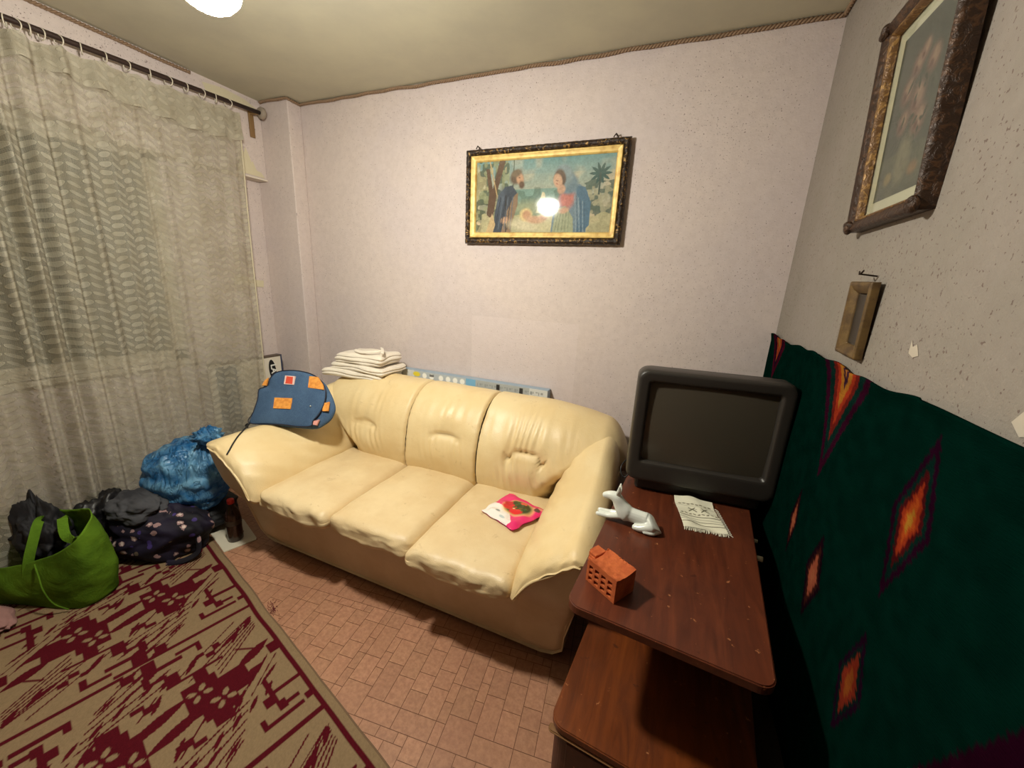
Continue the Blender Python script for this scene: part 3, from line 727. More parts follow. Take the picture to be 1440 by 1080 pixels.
E_ = [(0, 1), (1, 2), (2, 3), (3, 4), (4, 5), (5, 6), (6, 7), (7, 8), (4, 9), (9, 10), (10, 11), (4, 12), (12, 13), (13, 14), (0, 15), (15, 16), (16, 17), (0, 18), (18, 19), (0, 20), (20, 21), (21, 22)]
Rr = [(.027, .029), (.024, .028), (.022, .026), (.026, .031), (.027, .031), .0225, .0225, .0160, .0095,
      .014, .0095, .0085, .014, .0095, .0085, .020, .014, .009, .018, .011, .011, .008, .005]
db = skin('body', V_, E_, Rr, M_por, dog, 2, MD, root=2)
rm = db.modifiers.new('r', 'REMESH'); rm.mode = 'VOXEL'; rm.voxel_size = .0016; rm.use_smooth_shade = True
sm_ = db.modifiers.new('sm', 'SMOOTH'); sm_.iterations = 5; sm_.factor = .5
for s in (-1, 1):
    skin('ear', [(-.050, s*.009, .096), (-.048, s*.013, .112), (-.048, s*.012, .132)], [(0, 1), (1, 2)], [(.009, .006), (.009, .005), (.002, .0015)], M_por, dog, 2, MD)
# broken hollow brick
M_brk = Mat('fired_clay', rough=.85, spec=.2); nb_ = M_brk.noise(30, 5, .7); M_brk.base(M_brk.mix(nb_.smooth(.3, .7), rgb(196, 104, 58), rgb(170, 82, 46))); M_brk.bump(M_brk.noise(90, 4), .5, .003)
br = empty('brick', 'broken orange hollow brick at the front left of the tabletop', 'brick', (-.05, .9, .68))
Bo = Vector((-.036, .846, .681)); d1 = Vector((-.84, .54, 0)).normalized(); d2 = Vector((.52, .85, 0)).normalized()
L1, L2, Hh = .098, .078, .062
def bl(a, b, z): return Bo+d1*a+d2*b+Vector((0, 0, z))
bm = bmesh.new()
def q4(*p): return bm.faces.new([bm.verts.new(x) for x in p])
nxh, nzh = 4, 3; xs = [0, .012]; 
for k in range(nxh): xs += [xs[-1]+.014, xs[-1]+.014+.007]
xs[-1] = L1-.004 if xs[-1] > L1 else xs[-1]
xs = [0, .012, .026, .034, .048, .056, .070, .078, .090, L1]; zs = [0, .008, .019, .025, .036, .042, .053, Hh]
def top(a, b):
    t = b/L2; return Hh+.006*(4*(t-.5)**2)-.008*(a > .09)*(1)+.002*N(a*60, b*60)
for i in range(len(xs)-1):
    for j in range(len(zs)-1):
        z0, z1 = zs[j], zs[j+1]; a0, a1 = xs[i], xs[i+1]
        hole = (i % 2 == 1) and (j % 2 == 1)
        t0 = top(a0, 0) if j == len(zs)-2 else z1; t1 = top(a1, 0) if j == len(zs)-2 else z1
        if not hole: q4(bl(a0, 0, z0), bl(a1, 0, z0), bl(a1, 0, t1), bl(a0, 0, t0))
        else:
            dp_ = .045
            q4(bl(a0, 0, z0), bl(a1, 0, z0), bl(a1, dp_, z0), bl(a0, dp_, z0)); q4(bl(a0, 0, z1), bl(a0, dp_, z1), bl(a1, dp_, z1), bl(a1, 0, z1))
            q4(bl(a0, 0, z0), bl(a0, dp_, z0), bl(a0, dp_, z1), bl(a0, 0, z1)); q4(bl(a1, 0, z0), bl(a1, 0, z1), bl(a1, dp_, z1), bl(a1, dp_, z0))
            q4(bl(a0, dp_, z0), bl(a1, dp_, z0), bl(a1, dp_, z1), bl(a0, dp_, z1))
na, nb2 = 24, 16
for i in range(na):
    for j in range(nb2):
        a0, a1 = L1*i/na, L1*(i+1)/na; b0, b1 = L2*j/nb2, L2*(j+1)/nb2
        q4(bl(a0, b0, top(a0, b0)), bl(a1, b0, top(a1, b0)), bl(a1, b1, top(a1, b1)), bl(a0, b1, top(a0, b1)))
for j in range(nb2):
    b0, b1 = L2*j/nb2, L2*(j+1)/nb2
    q4(bl(0, b0, 0), bl(0, b1, 0), bl(0, b1, top(0, b1)), bl(0, b0, top(0, b0))); q4(bl(L1, b0, 0), bl(L1, b1, 0), bl(L1, b1, top(L1, b1)), bl(L1, b0, top(L1, b0)))
for i in range(na):
    a0, a1 = L1*i/na, L1*(i+1)/na; q4(bl(a0, L2, 0), bl(a1, L2, 0), bl(a1, L2, top(a1, L2)), bl(a0, L2, top(a0, L2)))
q4(bl(0, 0, 0), bl(L1, 0, 0), bl(L1, L2, 0), bl(0, L2, 0))
bmesh.ops.remove_doubles(bm, verts=bm.verts, dist=.0004); bmesh.ops.recalc_face_normals(bm, faces=bm.faces)
obj('body', bm, M_brk, br)
# broken-off stub with ragged ribs at the far left end
bm = bmesh.new()
def orient(bm_, a0, a1, b0, b1, z0, z1, bev=.0015):
    M_ = Matrix(((d1.x, d2.x, 0, Bo.x), (d1.y, d2.y, 0, Bo.y), (0, 0, 1, Bo.z), (0, 0, 0, 1))); box(bm_, a0, a1, b0, b1, z0, z1, bev=bev, seg=1, M=M_)
orient(bm, L1-.002, L1+.030, .040, .074, 0, .060); orient(bm, L1-.002, L1+.024, .030, .041, .040, .062)
for z in (.012, .026, .044): orient(bm, L1-.001, L1+.018, .022, .042, z, z+.006)
for b in (.026, .036): orient(bm, L1-.001, L1+.016, b, b+.004, 0, .056)
obj('broken_end', bm, M_brk, br)
bm = bmesh.new()
for k in range(9): orient(bm, .008+k*.0105, .012+k*.0105, L2-.004, L2+.003, .03, Hh+.006)
obj('ribs', bm, M_brk, br)
# white plugs next to the stand
M_plug = simple('white_plastic', rgb(222, 214, 190), .5)
def plug(p, L, r, lab):
    me = tube_mesh([(p[0]-.01, p[1], p[2]), (p[0]+L, p[1]-.002, p[2])], r, 12, 4); o = obj('peg', me, M_plug, None, True); tag(o, lab, 'peg', 'pale pegs at the stand edge'); return o
tA = MT @ Vector((.452, .52, .640)); tB = MT @ Vector((.452, .62, .640))
plug(tA, .026, .0085, 'short pale peg sticking out of the right edge of the wooden stand, nearer one')
plug(tB, .020, .006, 'thin pale peg sticking out beside the stand, the one nearer the television')

# ================================================================== RIGHT WALL: TAPESTRY AND PICTURES
y0, y1 = -.6, 2.085; z0_, z1_ = .30, 1.28; nu, nv = 480, 190
R = Ras(y1-y0, z1_-z0_, nu, nv, (4, 40, 32)); Yc = R.U+y0; Zc = R.Vv+z0_
def diamond(cy, cz, hy, hz, cols, k=1.0):
    tooth = .006*((np.floor(Zc/.009) % 2))
    d = np.abs(Yc-cy+tooth*.5)/hy+np.abs(Zc-cz)/hz
    for t, c in cols: R.put((d < t)*1., c)
big = [(1.0, (44, 10, 34)), (.80, (14, 44, 38)), (.62, (84, 22, 26)), (.46, (176, 62, 34)), (.30, (206, 92, 40)), (.16, (198, 140, 50))]
sml = [(1.0, (34, 14, 26)), (.74, (70, 34, 30)), (.52, (196, 104, 76)), (.2, (206, 120, 84))]
diamond(1.215, 1.30, .165, .325, [(1.0, (60, 16, 40)), (.84, (20, 50, 44)), (.66, (130, 40, 34)), (.52, (190, 66, 40)), (.38, (200, 130, 50)), (.22, (70, 40, 60)), (.12, (190, 120, 60))])
diamond(1.93, 1.27, .12, .17, [(1.0, (80, 18, 40)), (.7, (40, 20, 40)), (.5, (190, 80, 46)), (.2, (190, 140, 60))])
diamond(.815, 1.08, .066, .165, big); diamond(1.30, .785, .034, .115, sml); diamond(1.078, .765, .045, .125, sml); diamond(.805, .715, .05, .125, [(1.0, (40, 12, 36)), (.8, (18, 40, 36)), (.6, (150, 54, 36)), (.3, (170, 90, 40))])
diamond(.50, .70, .16, .36, [(1.0, (44, 8, 30)), (.8, (36, 8, 26)), (.5, (60, 14, 30))]); diamond(.10, 1.0, .12, .30, big); diamond(-.35, .9, .12, .30, big)
R.C *= (.38+R.noise(40, .20, 1))[..., None]
P = np.zeros((nu, nv, 3))
for i in range(nu):
    y = y0+(y1-y0)*i/(nu-1)
    for j in range(nv):
        z = z0_+(z1_-z0_)*j/(nv-1); t = (z-z0_)/(z1_-z0_)
        zt = z+(.0035*math.sin((y-.1)*33)*(y > .9)+.004*math.sin(y*9+1))*t
        zt -= .014*(1-t)*math.sin(y*14)
        P[i, j] = (.432-.010*(1-t)-.006*math.sin(y*17+t*2)*(1-.4*t)-.004*N(y*4, z*4, 2)-.006*max(0, 1-abs(t-1)/.03), y, zt)
m = Mat('wool_weave', rough=1.0, spec=.0); m.base(m.attr()); m.bump(m.noise(1, 3, .6, vec=m.stretch((300, 60, 500))), .5, .003)
me = grid_mesh('tap', P); add_cols(me, R.C); tp = obj('tapestry', me, m, None, True); md = tp.modifiers.new('s', 'SOLIDIFY'); md.thickness = .005; md.offset = 0
tag(tp, 'dark green woven wall rug with red and orange diamonds on the right wall', 'tapestry')

def frame(name_parent, w, h, steps, M, mat_list, names, jig=None):
    """picture frame lofted around a rectangle; steps = list of (inset, depth) per part"""
    for (st, mat, nm) in zip(steps, mat_list, names):
        rows = []
        NP = []
        for cx, cz in ((-1, -1), (1, -1), (1, 1), (-1, 1)): NP.append((cx, cz))
        per = []
        K = 60
        for s in range(4):
            a, b = NP[s], NP[(s+1) % 4]
            for k in range(K): f = k/K; per.append((a[0]*(1-f)+b[0]*f, a[1]*(1-f)+b[1]*f, s, f))
        for (ins, dep) in st:
            row = []
            for (cx, cz, s, f) in per:
                x, z = cx*(w/2-ins), cz*(h/2-ins); dd = dep
                if jig:
                    jx, jd = jig(nm, ins, dep, x, z, s, f); x += jx*(cx if s in (1, 3) else 0); z += jx*(cz if s in (0, 2) else 0); dd += jd
                row.append((x, -dd, z))
            rows.append(row)
        me = grid_mesh(nm, np.array(rows), closed_v=True); me.transform(M); obj(nm, me, mat, name_parent, nm != 'liner')
M_gold = Mat('gold_leaf', rgb(214, 172, 86), .45, .15); M_gold.base(M_gold.mix(M_gold.noise(30, 4).smooth(.35, .75), rgb(224, 194, 118), rgb(186, 146, 76)))
def carved(name, dark, gold, thr=.55):
    m = Mat(name, rough=.4, metal=.25); n = m.noise(55, 4, .65, dist=1.2); c = m.mix(n.smooth(thr, thr+.08), dark, gold); m.base(c); m.bump(n, .8, .006); return m
M_carv = carved('carved_dark_wood', rgb(38, 24, 15), rgb(156, 120, 64), .55)
# holy scene: generic pastoral print with two robed figures and an infant
p1 = empty('framed_picture', 'wide dark and gold framed religious print on the back wall above the sofa', 'picture', (-.735, 2.07, 1.9))
PW, PH = .874, .478; MP = Matrix.Translation((-.735, 2.092, 1.896))
def jig1(nm, ins, dep, x, z, s, f):
    if nm == 'outer_frame' and dep > .01:
        q = x if s in (0, 2) else z; return (.0028*abs(math.sin(q*66))-.001, .004*abs(math.cos(q*66))-.003*(abs((q*21) % 1-.5) < .06))
    return (0, 0)
frame(p1, PW, PH, [[(0, 0), (-.002, .012), (.004, .026), (.014, .032), (.024, .028), (.030, .018)], [(.030, .014), (.032, .026), (.038, .026), (.046, .016), (.052, .018), (.056, .014), (.060, .008)]], MP, [M_carv, M_gold], ['outer_frame', 'gold_frame'], jig1)
iw, ih = PW-.116, PH-.116; nu, nv = 340, 165
R = Ras(2.1, 1.0, nu, nv, (150, 176, 170))
R.C = s2l((116, 160, 160))*(R.Vv[..., None])+s2l((226, 200, 160))*(1-R.Vv[..., None])
cl_ = R.noise(5, 1, 3)*.6+R.noise(11, .4, 4); R.put(np.clip((cl_-.5)*2.5, 0, 1)*(R.Vv > .5)*.7, (232, 208, 172)); R.put(((R.Vv > .8)*.5)*np.clip(cl_, 0, 1), (106, 150, 156))
R.rect(.5, 1.7, 0, .60, (118, 146, 122)); R.rect(.5, 1.4, .40, .60, (128, 160, 148)); R.put(((R.Vv < .62) & (R.noise(9, 1, 6) > .55))*.5, (80, 104, 84)); R.ell(1.0, .34, .5, .10, (160, 168, 136), 0, .5)
R.put((R.U < .62)*(R.noise(14, 1, 7) > .42)*(R.Vv > .0)*.85, (72, 86, 62)); R.put((R.U < .55)*(R.noise(20, 1, 8) > .62)*.8, (150, 156, 116)); R.put((R.U < .5)*(R.noise(8, 1, 18) > .66)*.5, (200, 186, 140))
R.poly([(.18, .2), (.30, .24), (.36, .6), (.48, 1.0), (.38, 1.0), (.28, .62), (.22, .9), (.16, .9), (.22, .55)], (98, 72, 52)); R.line((.42, .3), (.22, 1.0), .008, (196, 170, 120))
R.put((R.U > 1.68)*(R.noise(13, 1, 9) > .40)*(R.Vv < .62+.1*R.noise(6, 1, 2))*.85, (88, 108, 96)); R.put((R.U > 1.72)*(R.noise(22, 1, 10) > .6)*(R.Vv < .6)*.8, (176, 172, 142))
for k in range(10): a = k/10*2*PI; R.leaf((1.90, .76), (1.90+.16*math.cos(a), .76+.14*math.sin(a)), .02, (62, 96, 92))
R.line((1.90, .5), (1.90, .76), .012, (74, 92, 84)); R.put(((R.Vv < .2+.08*R.noise(7, 1, 12)))*(R.U > .1)*.8, (196, 188, 146))
# left robed figure
R.poly([(.30, 0), (.33, .30), (.38, .52), (.48, .64), (.60, .66), (.68, .56), (.66, .36), (.62, .18), (.60, 0)], (66, 76, 88)); R.poly([(.44, 0), (.52, .30), (.64, .52), (.70, .56), (.70, .40), (.62, .14), (.60, 0)], (150, 124, 98))
R.poly([(.18, 0), (.30, .0), (.34, .12), (.28, .28)], (206, 178, 132)); R.ell(.42, .46, .06, .16, (86, 98, 112), -.2, .4); R.line((.50, .52), (.52, .02), .010, (60, 58, 60)); R.ell(.50, .18, .07, .045, (208, 166, 132), .2, .3)
for k in range(6): R.line((.34+.05*k, .05), (.42+.04*k, .5), .006, (106, 116, 128) if k % 2 else (44, 50, 62))
R.ell(.66, .76, .10, .09, (104, 84, 66), .3, .25); R.ell(.72, .74, .055, .085, (204, 160, 126), .35, .25); R.ell(.75, .66, .045, .05, (104, 80, 62), .3, .3); R.ell(.66, .82, .08, .05, (124, 106, 84), .3, .3)
# infant on cloth
R.ell(.95, .12, .36, .10, (222, 212, 178), 0, .3); R.ell(1.25, .10, .25, .10, (208, 200, 160), 0, .4); R.ell(.84, .25, .10, .09, (230, 206, 150), 0, .2); R.ell(.85, .25, .065, .06, (206, 160, 124), 0, .25); R.ell(.98, .18, .14, .05, (214, 172, 140), -.1, .3); R.ell(1.1, .2, .08, .04, (216, 176, 146), .2, .3)
R.poly([(1.0, .28), (1.08, .56), (1.12, .54), (1.14, .26)], (218, 206, 166))
# right robed figure
R.poly([(1.24, 0), (1.26, .3), (1.36, .52), (1.48, .64), (1.62, .64), (1.74, .54), (1.78, .30), (1.76, 0)], (124, 146, 158)); R.poly([(1.56, .62), (1.70, .60), (1.80, .40), (1.80, .1), (1.70, 0), (1.62, .0), (1.66, .3)], (92, 124, 146))
R.ell(1.45, .45, .11, .13, (206, 132, 120), -.2, .3); R.poly([(1.26, 0), (1.30, .32), (1.44, .36), (1.56, .2), (1.58, 0)], (172, 178, 146)); R.ell(1.44, .66, .17, .14, (118, 140, 150), -.6, .15); R.ell(1.38, .75, .13, .15, (138, 156, 160), .3, .15); R.ell(1.33, .72, .085, .12, (104, 84, 70), .2, .15); R.ell(1.30, .69, .065, .095, (212, 172, 142), .35, .15); R.ell(1.36, .58, .06, .06, (206, 166, 138), .3, .2); R.line((1.27, .70), (1.30, .69), .006, (150, 110, 90)); R.line((1.28, .655), (1.30, .65), .005, (170, 90, 80))
for k in range(6): R.line((1.62+.025*k, .02), (1.56+.03*k, .5-.02*k), .005, (84, 108, 128) if k % 2 else (150, 168, 176))
for k in range(5): R.line((1.30+.05*k, .02), (1.34+.04*k, .3), .005, (140, 146, 118))
R.line((.70, .76), (.72, .755), .006, (90, 60, 50))
R.ell(1.42, .30, .07, .04, (210, 168, 138), .2, .3); R.C = (R.C*.80+.02)*(.78+R.noise(26, .18, 51)+R.noise(75, .24, 5))[..., None]
P = np.zeros((nu, nv, 3))
for i in range(nu):
    for j in range(nv): P[i, j] = ((i/(nu-1)-.5)*iw, -.006, (j/(nv-1)-.5)*ih)
me = grid_mesh('p', P); add_cols(me, R.C); me.transform(MP); mp = Mat('print_paper', rough=.7, spec=.2); mp.base(mp.attr()); obj('print', me, mp, p1)
def glassmat(name):
    m = Mat(name); t = m.t; tr = m.new('ShaderNodeBsdfTransparent'); gl = m.new('ShaderNodeBsdfGlossy'); gl.inputs['Roughness'].default_value = .05
    ge = m.new('ShaderNodeNewGeometry'); dt = m.new('ShaderNodeVectorMath'); dt.operation = 'DOT_PRODUCT'; m.link(ge.outputs['Incoming'], dt.inputs[0]); m.link(ge.outputs['Normal'], dt.inputs[1])
    k = (V(t, dt.outputs['Value']).abs()*-1.0+1.0)._m('POWER', 5.0)*.70+.045
    mx = m.new('ShaderNodeMixShader'); m.link(k, mx.inputs[0]); m.link(tr.outputs[0], mx.inputs[1]); m.link(gl.outputs[0], mx.inputs[2]); m.link(mx.outputs[0], m.out.inputs[0]); return m
M_glass = glassmat('picture_glass')
def pane(w, h, d, M, parent): bm = Box(-w/2, w/2, -d-.001, -d, -h/2, h/2, M=M); obj('glass', bm, M_glass, parent)
pane(iw+.004, ih+.004, .0085, MP, p1)
M_nail = simple('nail_dark', rgb(50, 36, 28), .5, .5)
for x in (-1.105, -.37):
    bm = bmesh.new(); 
    for seg in ([(x, 2.098, 2.150), (x, 2.070, 2.152)], [(x-.012, 2.078, 2.140), (x, 2.074, 2.152), (x+.010, 2.078, 2.138)]):
        me = tube_mesh(seg, .0028, 6, 8); bm.from_mesh(me); bpy.data.meshes.remove(me)
    obj('nail', bm, M_nail, p1)
# right wall large picture (leans out at the top)
p2 = empty('framed_picture', 'large dark and gold framed faded flower print high on the right wall', 'picture', (.42, 1.26, 1.88))
H2_, W2_ = .482, .350
MR = Matrix.Translation((.437, 1.250, 1.872)) @ Matrix.Rotation(math.radians(-3.0), 4, 'Y') @ Matrix.Rotation(-PI/2, 4, 'Z')
M_carv2 = carved('aged_gilt', rgb(52, 34, 22), rgb(78, 52, 32), .50)
frame(p2, W2_, H2_, [[(0, 0), (.0, .030), (.006, .040), (.016, .036), (.026, .030)], [(.026, .028), (.028, .031), (.031, .030), (.034, .022), (.036, .014)]], MR, [M_carv2, carved('gilt_inner', rgb(104, 74, 42), rgb(150, 114, 64), .5)], ['outer_frame', 'gilt_liner'])
obj('mount', Box(-W2_/2+.03, W2_/2-.03, -.010, -.004, -H2_/2+.03, H2_/2-.03, M=MR), simple('mount_card', rgb(178, 178, 152), .8), p2)
for cx, cz in ((-1, -1), (1, -1), (1, 1), (-1, 1)):
    bm = bmesh.new()
    for k in range(7):
        a = k/6*PI/2; bmesh.ops.create_icosphere(bm, subdivisions=2, radius=.010, matrix=MR @ Matrix.Translation((cx*(W2_/2-.008-.020*math.sin(a)*(1 if k else 0)*.6), -.038, cz*(H2_/2-.008-.020*math.cos(a)*.6))))
    bmesh.ops.create_icosphere(bm, subdivisions=2, radius=.018, matrix=MR @ Matrix.Translation((cx*(W2_/2-.012), -.036, cz*(H2_/2-.012))) @ Matrix.Scale(.6, 4, (0, 1, 0)))
    obj('corner_ornament', bm, M_carv2, p2, True)
nu, nv = 120, 160; iw, ih = W2_-.13, H2_-.125; R = Ras(1, 1.3, nu, nv, (92, 98, 88)); R.put(R.noise(5, 1, 31)*.6, (70, 82, 76)); R.put((R.Vv < .35)*R.noise(6, 1, 32)*.8, (122, 122, 100))
for (cx, cy, r) in ((.3, .82, .11), (.55, .70, .13), (.72, .92, .10), (.42, .98, .10), (.66, .52, .12), (.34, .58, .10), (.52, 1.05, .08)):
    R.ell(cx, cy, r, r*.9, (150, 116, 104), 0, .4); R.ell(cx+.02, cy+.02, r*.55, r*.5, (180, 148, 130), .4, .4); R.ell(cx-.03, cy-.03, r*.3, r*.3, (112, 80, 74), .4, .4)
for k in range(16): x = .2+.6*random.random(); y = .3+.6*random.random(); R.leaf((x, y), (x+.12*random.uniform(-1, 1), y+.12*random.uniform(-1, 1)), .02, (66, 80, 66))
R.ell(.5, .26, .15, .18, (140, 134, 112), 0, .3); R.ell(.25, .16, .08, .05, (160, 140, 100), 0, .3); R.ell(.75, .16, .09, .05, (150, 120, 90), 0, .3); R.C = R.C*np.array([.50, .56, .50])*(.8+R.noise(40, .4, 9))[..., None]
P = np.zeros((nu, nv, 3))
for i in range(nu):
    for j in range(nv): P[i, j] = ((i/(nu-1)-.5)*iw, -.0105, (j/(nv-1)-.5)*ih)
me = grid_mesh('p', P); add_cols(me, R.C); me.transform(MR); obj('print', me, mp, p2); pane(W2_-.07, H2_-.07, .013, MR, p2)
# small frame
p3 = empty('small_frame', 'small worn golden-brown picture frame with narrow opening on the right wall', 'picture frame', (.43, 1.26, 1.4))
MS = Matrix.Translation((.438, 1.252, 1.402)) @ Matrix.Rotation(math.radians(2.0), 4, 'X') @ Matrix.Rotation(math.radians(-2), 4, 'Y') @ Matrix.Rotation(-PI/2, 4, 'Z')
M_sf = Mat('dull_gilt', rough=.5, metal=.3); M_sf.base(M_sf.mix(M_sf.noise(24, 5, .7).smooth(.35, .7), rgb(112, 88, 50), rgb(76, 56, 32)))
frame(p3, .128, .186, [[(0, 0), (0, .014), (.003, .018), (.009, .018), (.012, .015), (.020, .013), (.023, .008), (.026, .007), (.028, .005), (.029, .002)]], MS, [M_sf], ['frame'])
bm = Box(-.034, .034, -.003, -.001, -.062, .062, M=MS); obj('backing', bm, simple('dark_opening', rgb(42, 36, 28), .35), p3)
bm = bmesh.new()
for seg in ([(.443, 1.238, 1.508), (.405, 1.236, 1.512)], [(.410, 1.250, 1.518), (.408, 1.236, 1.512), (.410, 1.226, 1.520)]):
    me = tube_mesh(seg, .002, 6, 8); bm.from_mesh(me); bpy.data.meshes.remove(me)
obj('nail', bm, M_nail, p3)

# ================================================================== CURTAIN SIDE
rod = empty('curtain_rod', 'dark brown curtain rod with round end bracket along the left wall top', 'curtain rod', (-2.6, 1.9, 2.41))
ra, rb = Vector((-2.6, -.35, 2.305)), Vector((-2.6, 1.945, 2.410))
obj('pole', tube_mesh([tuple(ra), tuple(rb)], .0115, 12, 4), simple('rod_brown', rgb(48, 32, 28), .4), rod, True)
me = lathe([(.0005, -.012), (.030, -.012), (.034, -.006), (.034, .008), (.028, .014), (.0005, .014)], 28, Matrix.Translation((-2.6, 1.955, 2.412)) @ Matrix.Rotation(-PI/2, 4, 'X'))
obj('end_disc', me, simple('grey_plastic', rgb(150, 138, 124), .5), rod, True)
bm = bmesh.new(); box(bm, -2.668, -2.655, 1.91, 1.94, 2.27, 2.43, bev=.003); box(bm, -2.66, -2.60, 1.918, 1.932, 2.395, 2.407, bev=.002); obj('bracket', bm, simple('bracket_brass', rgb(142, 112, 74), .5, .3), rod)
cur = empty('lace_curtain', 'sheer cream lace curtain with leaf pattern hanging over the window', 'curtain', (-2.6, .8, 2.35))
cy0, cy1 = -.35, 1.80
def rodz(y): return 2.305+(y+.35)/(1.945+.35)*.105
def curx(y, z):
    t = max(0, min(1, (1.25-y)/.5)); t = t*t*(3-2*t); A = .010+.046*t
    f = (2.35-z)/2.3; ph = y*50+2.6*math.sin(y*6.0)+1.2*math.sin(y*13+2)+.5*f*math.sin(y*9)
    x = A*(.25+.75*min(1, f*3+.15))*math.sin(ph)+.25*A*math.sin(2.3*ph+1)+.010*math.sin(y*7+z*2.2)*f
    x += .02*N(y*3, z*1.2, 5)*f
    return -2.595+x*.8
nu, nv = 560, 60; P = np.zeros((nu, nv, 3))
for i in range(nu):
    y = cy0+(cy1-cy0)*i/(nu-1)
    for j in range(nv):
        v = j/(nv-1); ztop = rodz(y)-.040-.012*abs(math.sin(y*24)); z = ztop*(1-v)+.02*v
        yy = y-.035*v*(max(0, y)/1.8)-.02*v*math.sin(y*4)
        P[i, j] = (curx(y, z), yy, z)
def lace(name, dense=0.0):
    m = Mat(name); x, y, z = m.coords()
    w = m.noise(7, 3, .5, vec=m.co); w2 = m.noise(5, 2, .5, vec=m.stretch((1, 1.3, .8))); yy = y+w*.035; zz = z+w2*.05
    u = yy/.080; v = zz/.040; cu = u.floor(); fu = u.fract(); fv = (v+cu*.37).fract()
    def ell(cx, cy, a, rx, ry):
        dx = (fu-cx)*.080; dy = (fv-cy)*.040; c_, s_ = math.cos(a), math.sin(a)
        p = (dx*c_+dy*s_)/rx; q = (dy*c_-dx*s_)/ry; return (p*p+q*q).sqrt()
    e1 = ell(.27, .5, .50, .0205, .0105); e2 = ell(.77, .5, -.62, .0205, .0070); e3 = ell(.77, -.5, -.62, .0205, .0070); e4 = ell(.77, 1.5, -.62, .0205, .0070)
    d = e1.min(e2).min(e3).min(e4); inside = V(m.t, d.smooth(1.02, .94).o) if False else (d.smooth(.94, 1.02)*-1.0+1.0)
    rim = ((d-.93).abs()).smooth(.04, .12)*-1.0+1.0
    fn = m.noise(420, 2, .6, vec=m.co); rnd_ = m.noise(14, 3, .6, vec=m.co)
    gx = ((yy/.0036).fract()-.5).abs().gt(.30); gz = ((zz/.0036).fract()-.5).abs().gt(.30); net = gx.max(gz)
    alpha = (inside*.26+rim*.30+net*.14+(fn-.5)*.5+.46+dense+(rnd_-.5)*.5).clamp()
    t = m.t; df = m.new('ShaderNodeBsdfDiffuse'); tl = m.new('ShaderNodeBsdfTranslucent'); tr = m.new('ShaderNodeBsdfTransparent')
    cc = m.mix(rnd_.smooth(.3, .7), rgb(204, 198, 180), rgb(180, 172, 152)); m.link(cc, df.inputs[0]); m.link(cc, tl.inputs[0])
    a = m.new('ShaderNodeMixShader'); a.inputs[0].default_value = .3; m.link(df.outputs[0], a.inputs[1]); m.link(tl.outputs[0], a.inputs[2])
    b = m.new('ShaderNodeMixShader'); m.link(alpha, b.inputs[0]); m.link(tr.outputs[0], b.inputs[1]); m.link(a.outputs[0], b.inputs[2]); m.link(b.outputs[0], m.out.inputs[0])
    bp = m.new('ShaderNodeBump'); bp.inputs['Strength'].default_value = .6; bp.inputs['Distance'].default_value = .004; m.link(inside+rim*.5, bp.inputs['Height']); m.link(bp.outputs[0], df.inputs['Normal'])
    return m
M_lace = lace('lace'); obj('lace_panel', grid_mesh('c', P), M_lace, cur, True)
# gathered header band, doubled fabric
nu, nv = 420, 20; P = np.zeros((nu, nv, 3))
for i in range(nu):
    y = cy0+(cy1-cy0)*i/(nu-1)
    hb = .13+.035*math.sin(y*5)+.02*N(y*6, 2)
    for j in range(nv):
        v = j/(nv-1); ztop = rodz(y)-.036-.014*abs(math.sin(y*24)); z = ztop-hb*v
        P[i, j] = (curx(y, z)+.010+.010*v*math.sin(y*50)+.006*N(y*18, z*14, 3), y, z)
M_hdr = lace('header_voile', .22); obj('header_band', grid_mesh('h', P), M_hdr, cur, True)
# selvedge hem on the right
obj('hem', tube_mesh([(curx(1.80, z)+.002, 1.80-.035*((2.35-z)/2.33)-.02*((2.35-z)/2.33)*math.sin(7.2), z) for z in np.linspace(2.35, .03, 14)], .004, 6, 60), simple('hem_thread', rgb(206, 196, 170), .9), cur, True)
M_ring = simple('ring_white', rgb(214, 206, 188), .4)
ry = [.52, .56, .60, .66, .70, .74, .84, .90, 1.02, 1.13, 1.23, 1.36, 1.44, 1.57, 1.66, 1.73, 1.79]
ry = [-.3, -.1, .1, .3, .42]+[1.00-.0+(k*0) for k in ()]+[.90, .93, .965, 1.0, 1.05, 1.12, 1.20, 1.28, 1.37, 1.45, 1.53, 1.61, 1.68, 1.75]
tor = []
for k in range(20): a = 2*PI*k/20; tor.append((.021*math.cos(a), 0, .021*math.sin(a)))
tm = tube_mesh(tor, .0024, 6, 24, closed=True)
for k, y in enumerate(ry):
    o = bpy.data.objects.new('curtain_ring', tm); col.objects.link(o); o.parent = cur
    if k == 0: tm.materials.append(M_ring.m); tm.shade_smooth()
    o.location = Vector((-2.598, y, rodz(y)-.012))-Vector(cur['_o']); o.rotation_euler = (0, 0, random.uniform(-.5, .5))
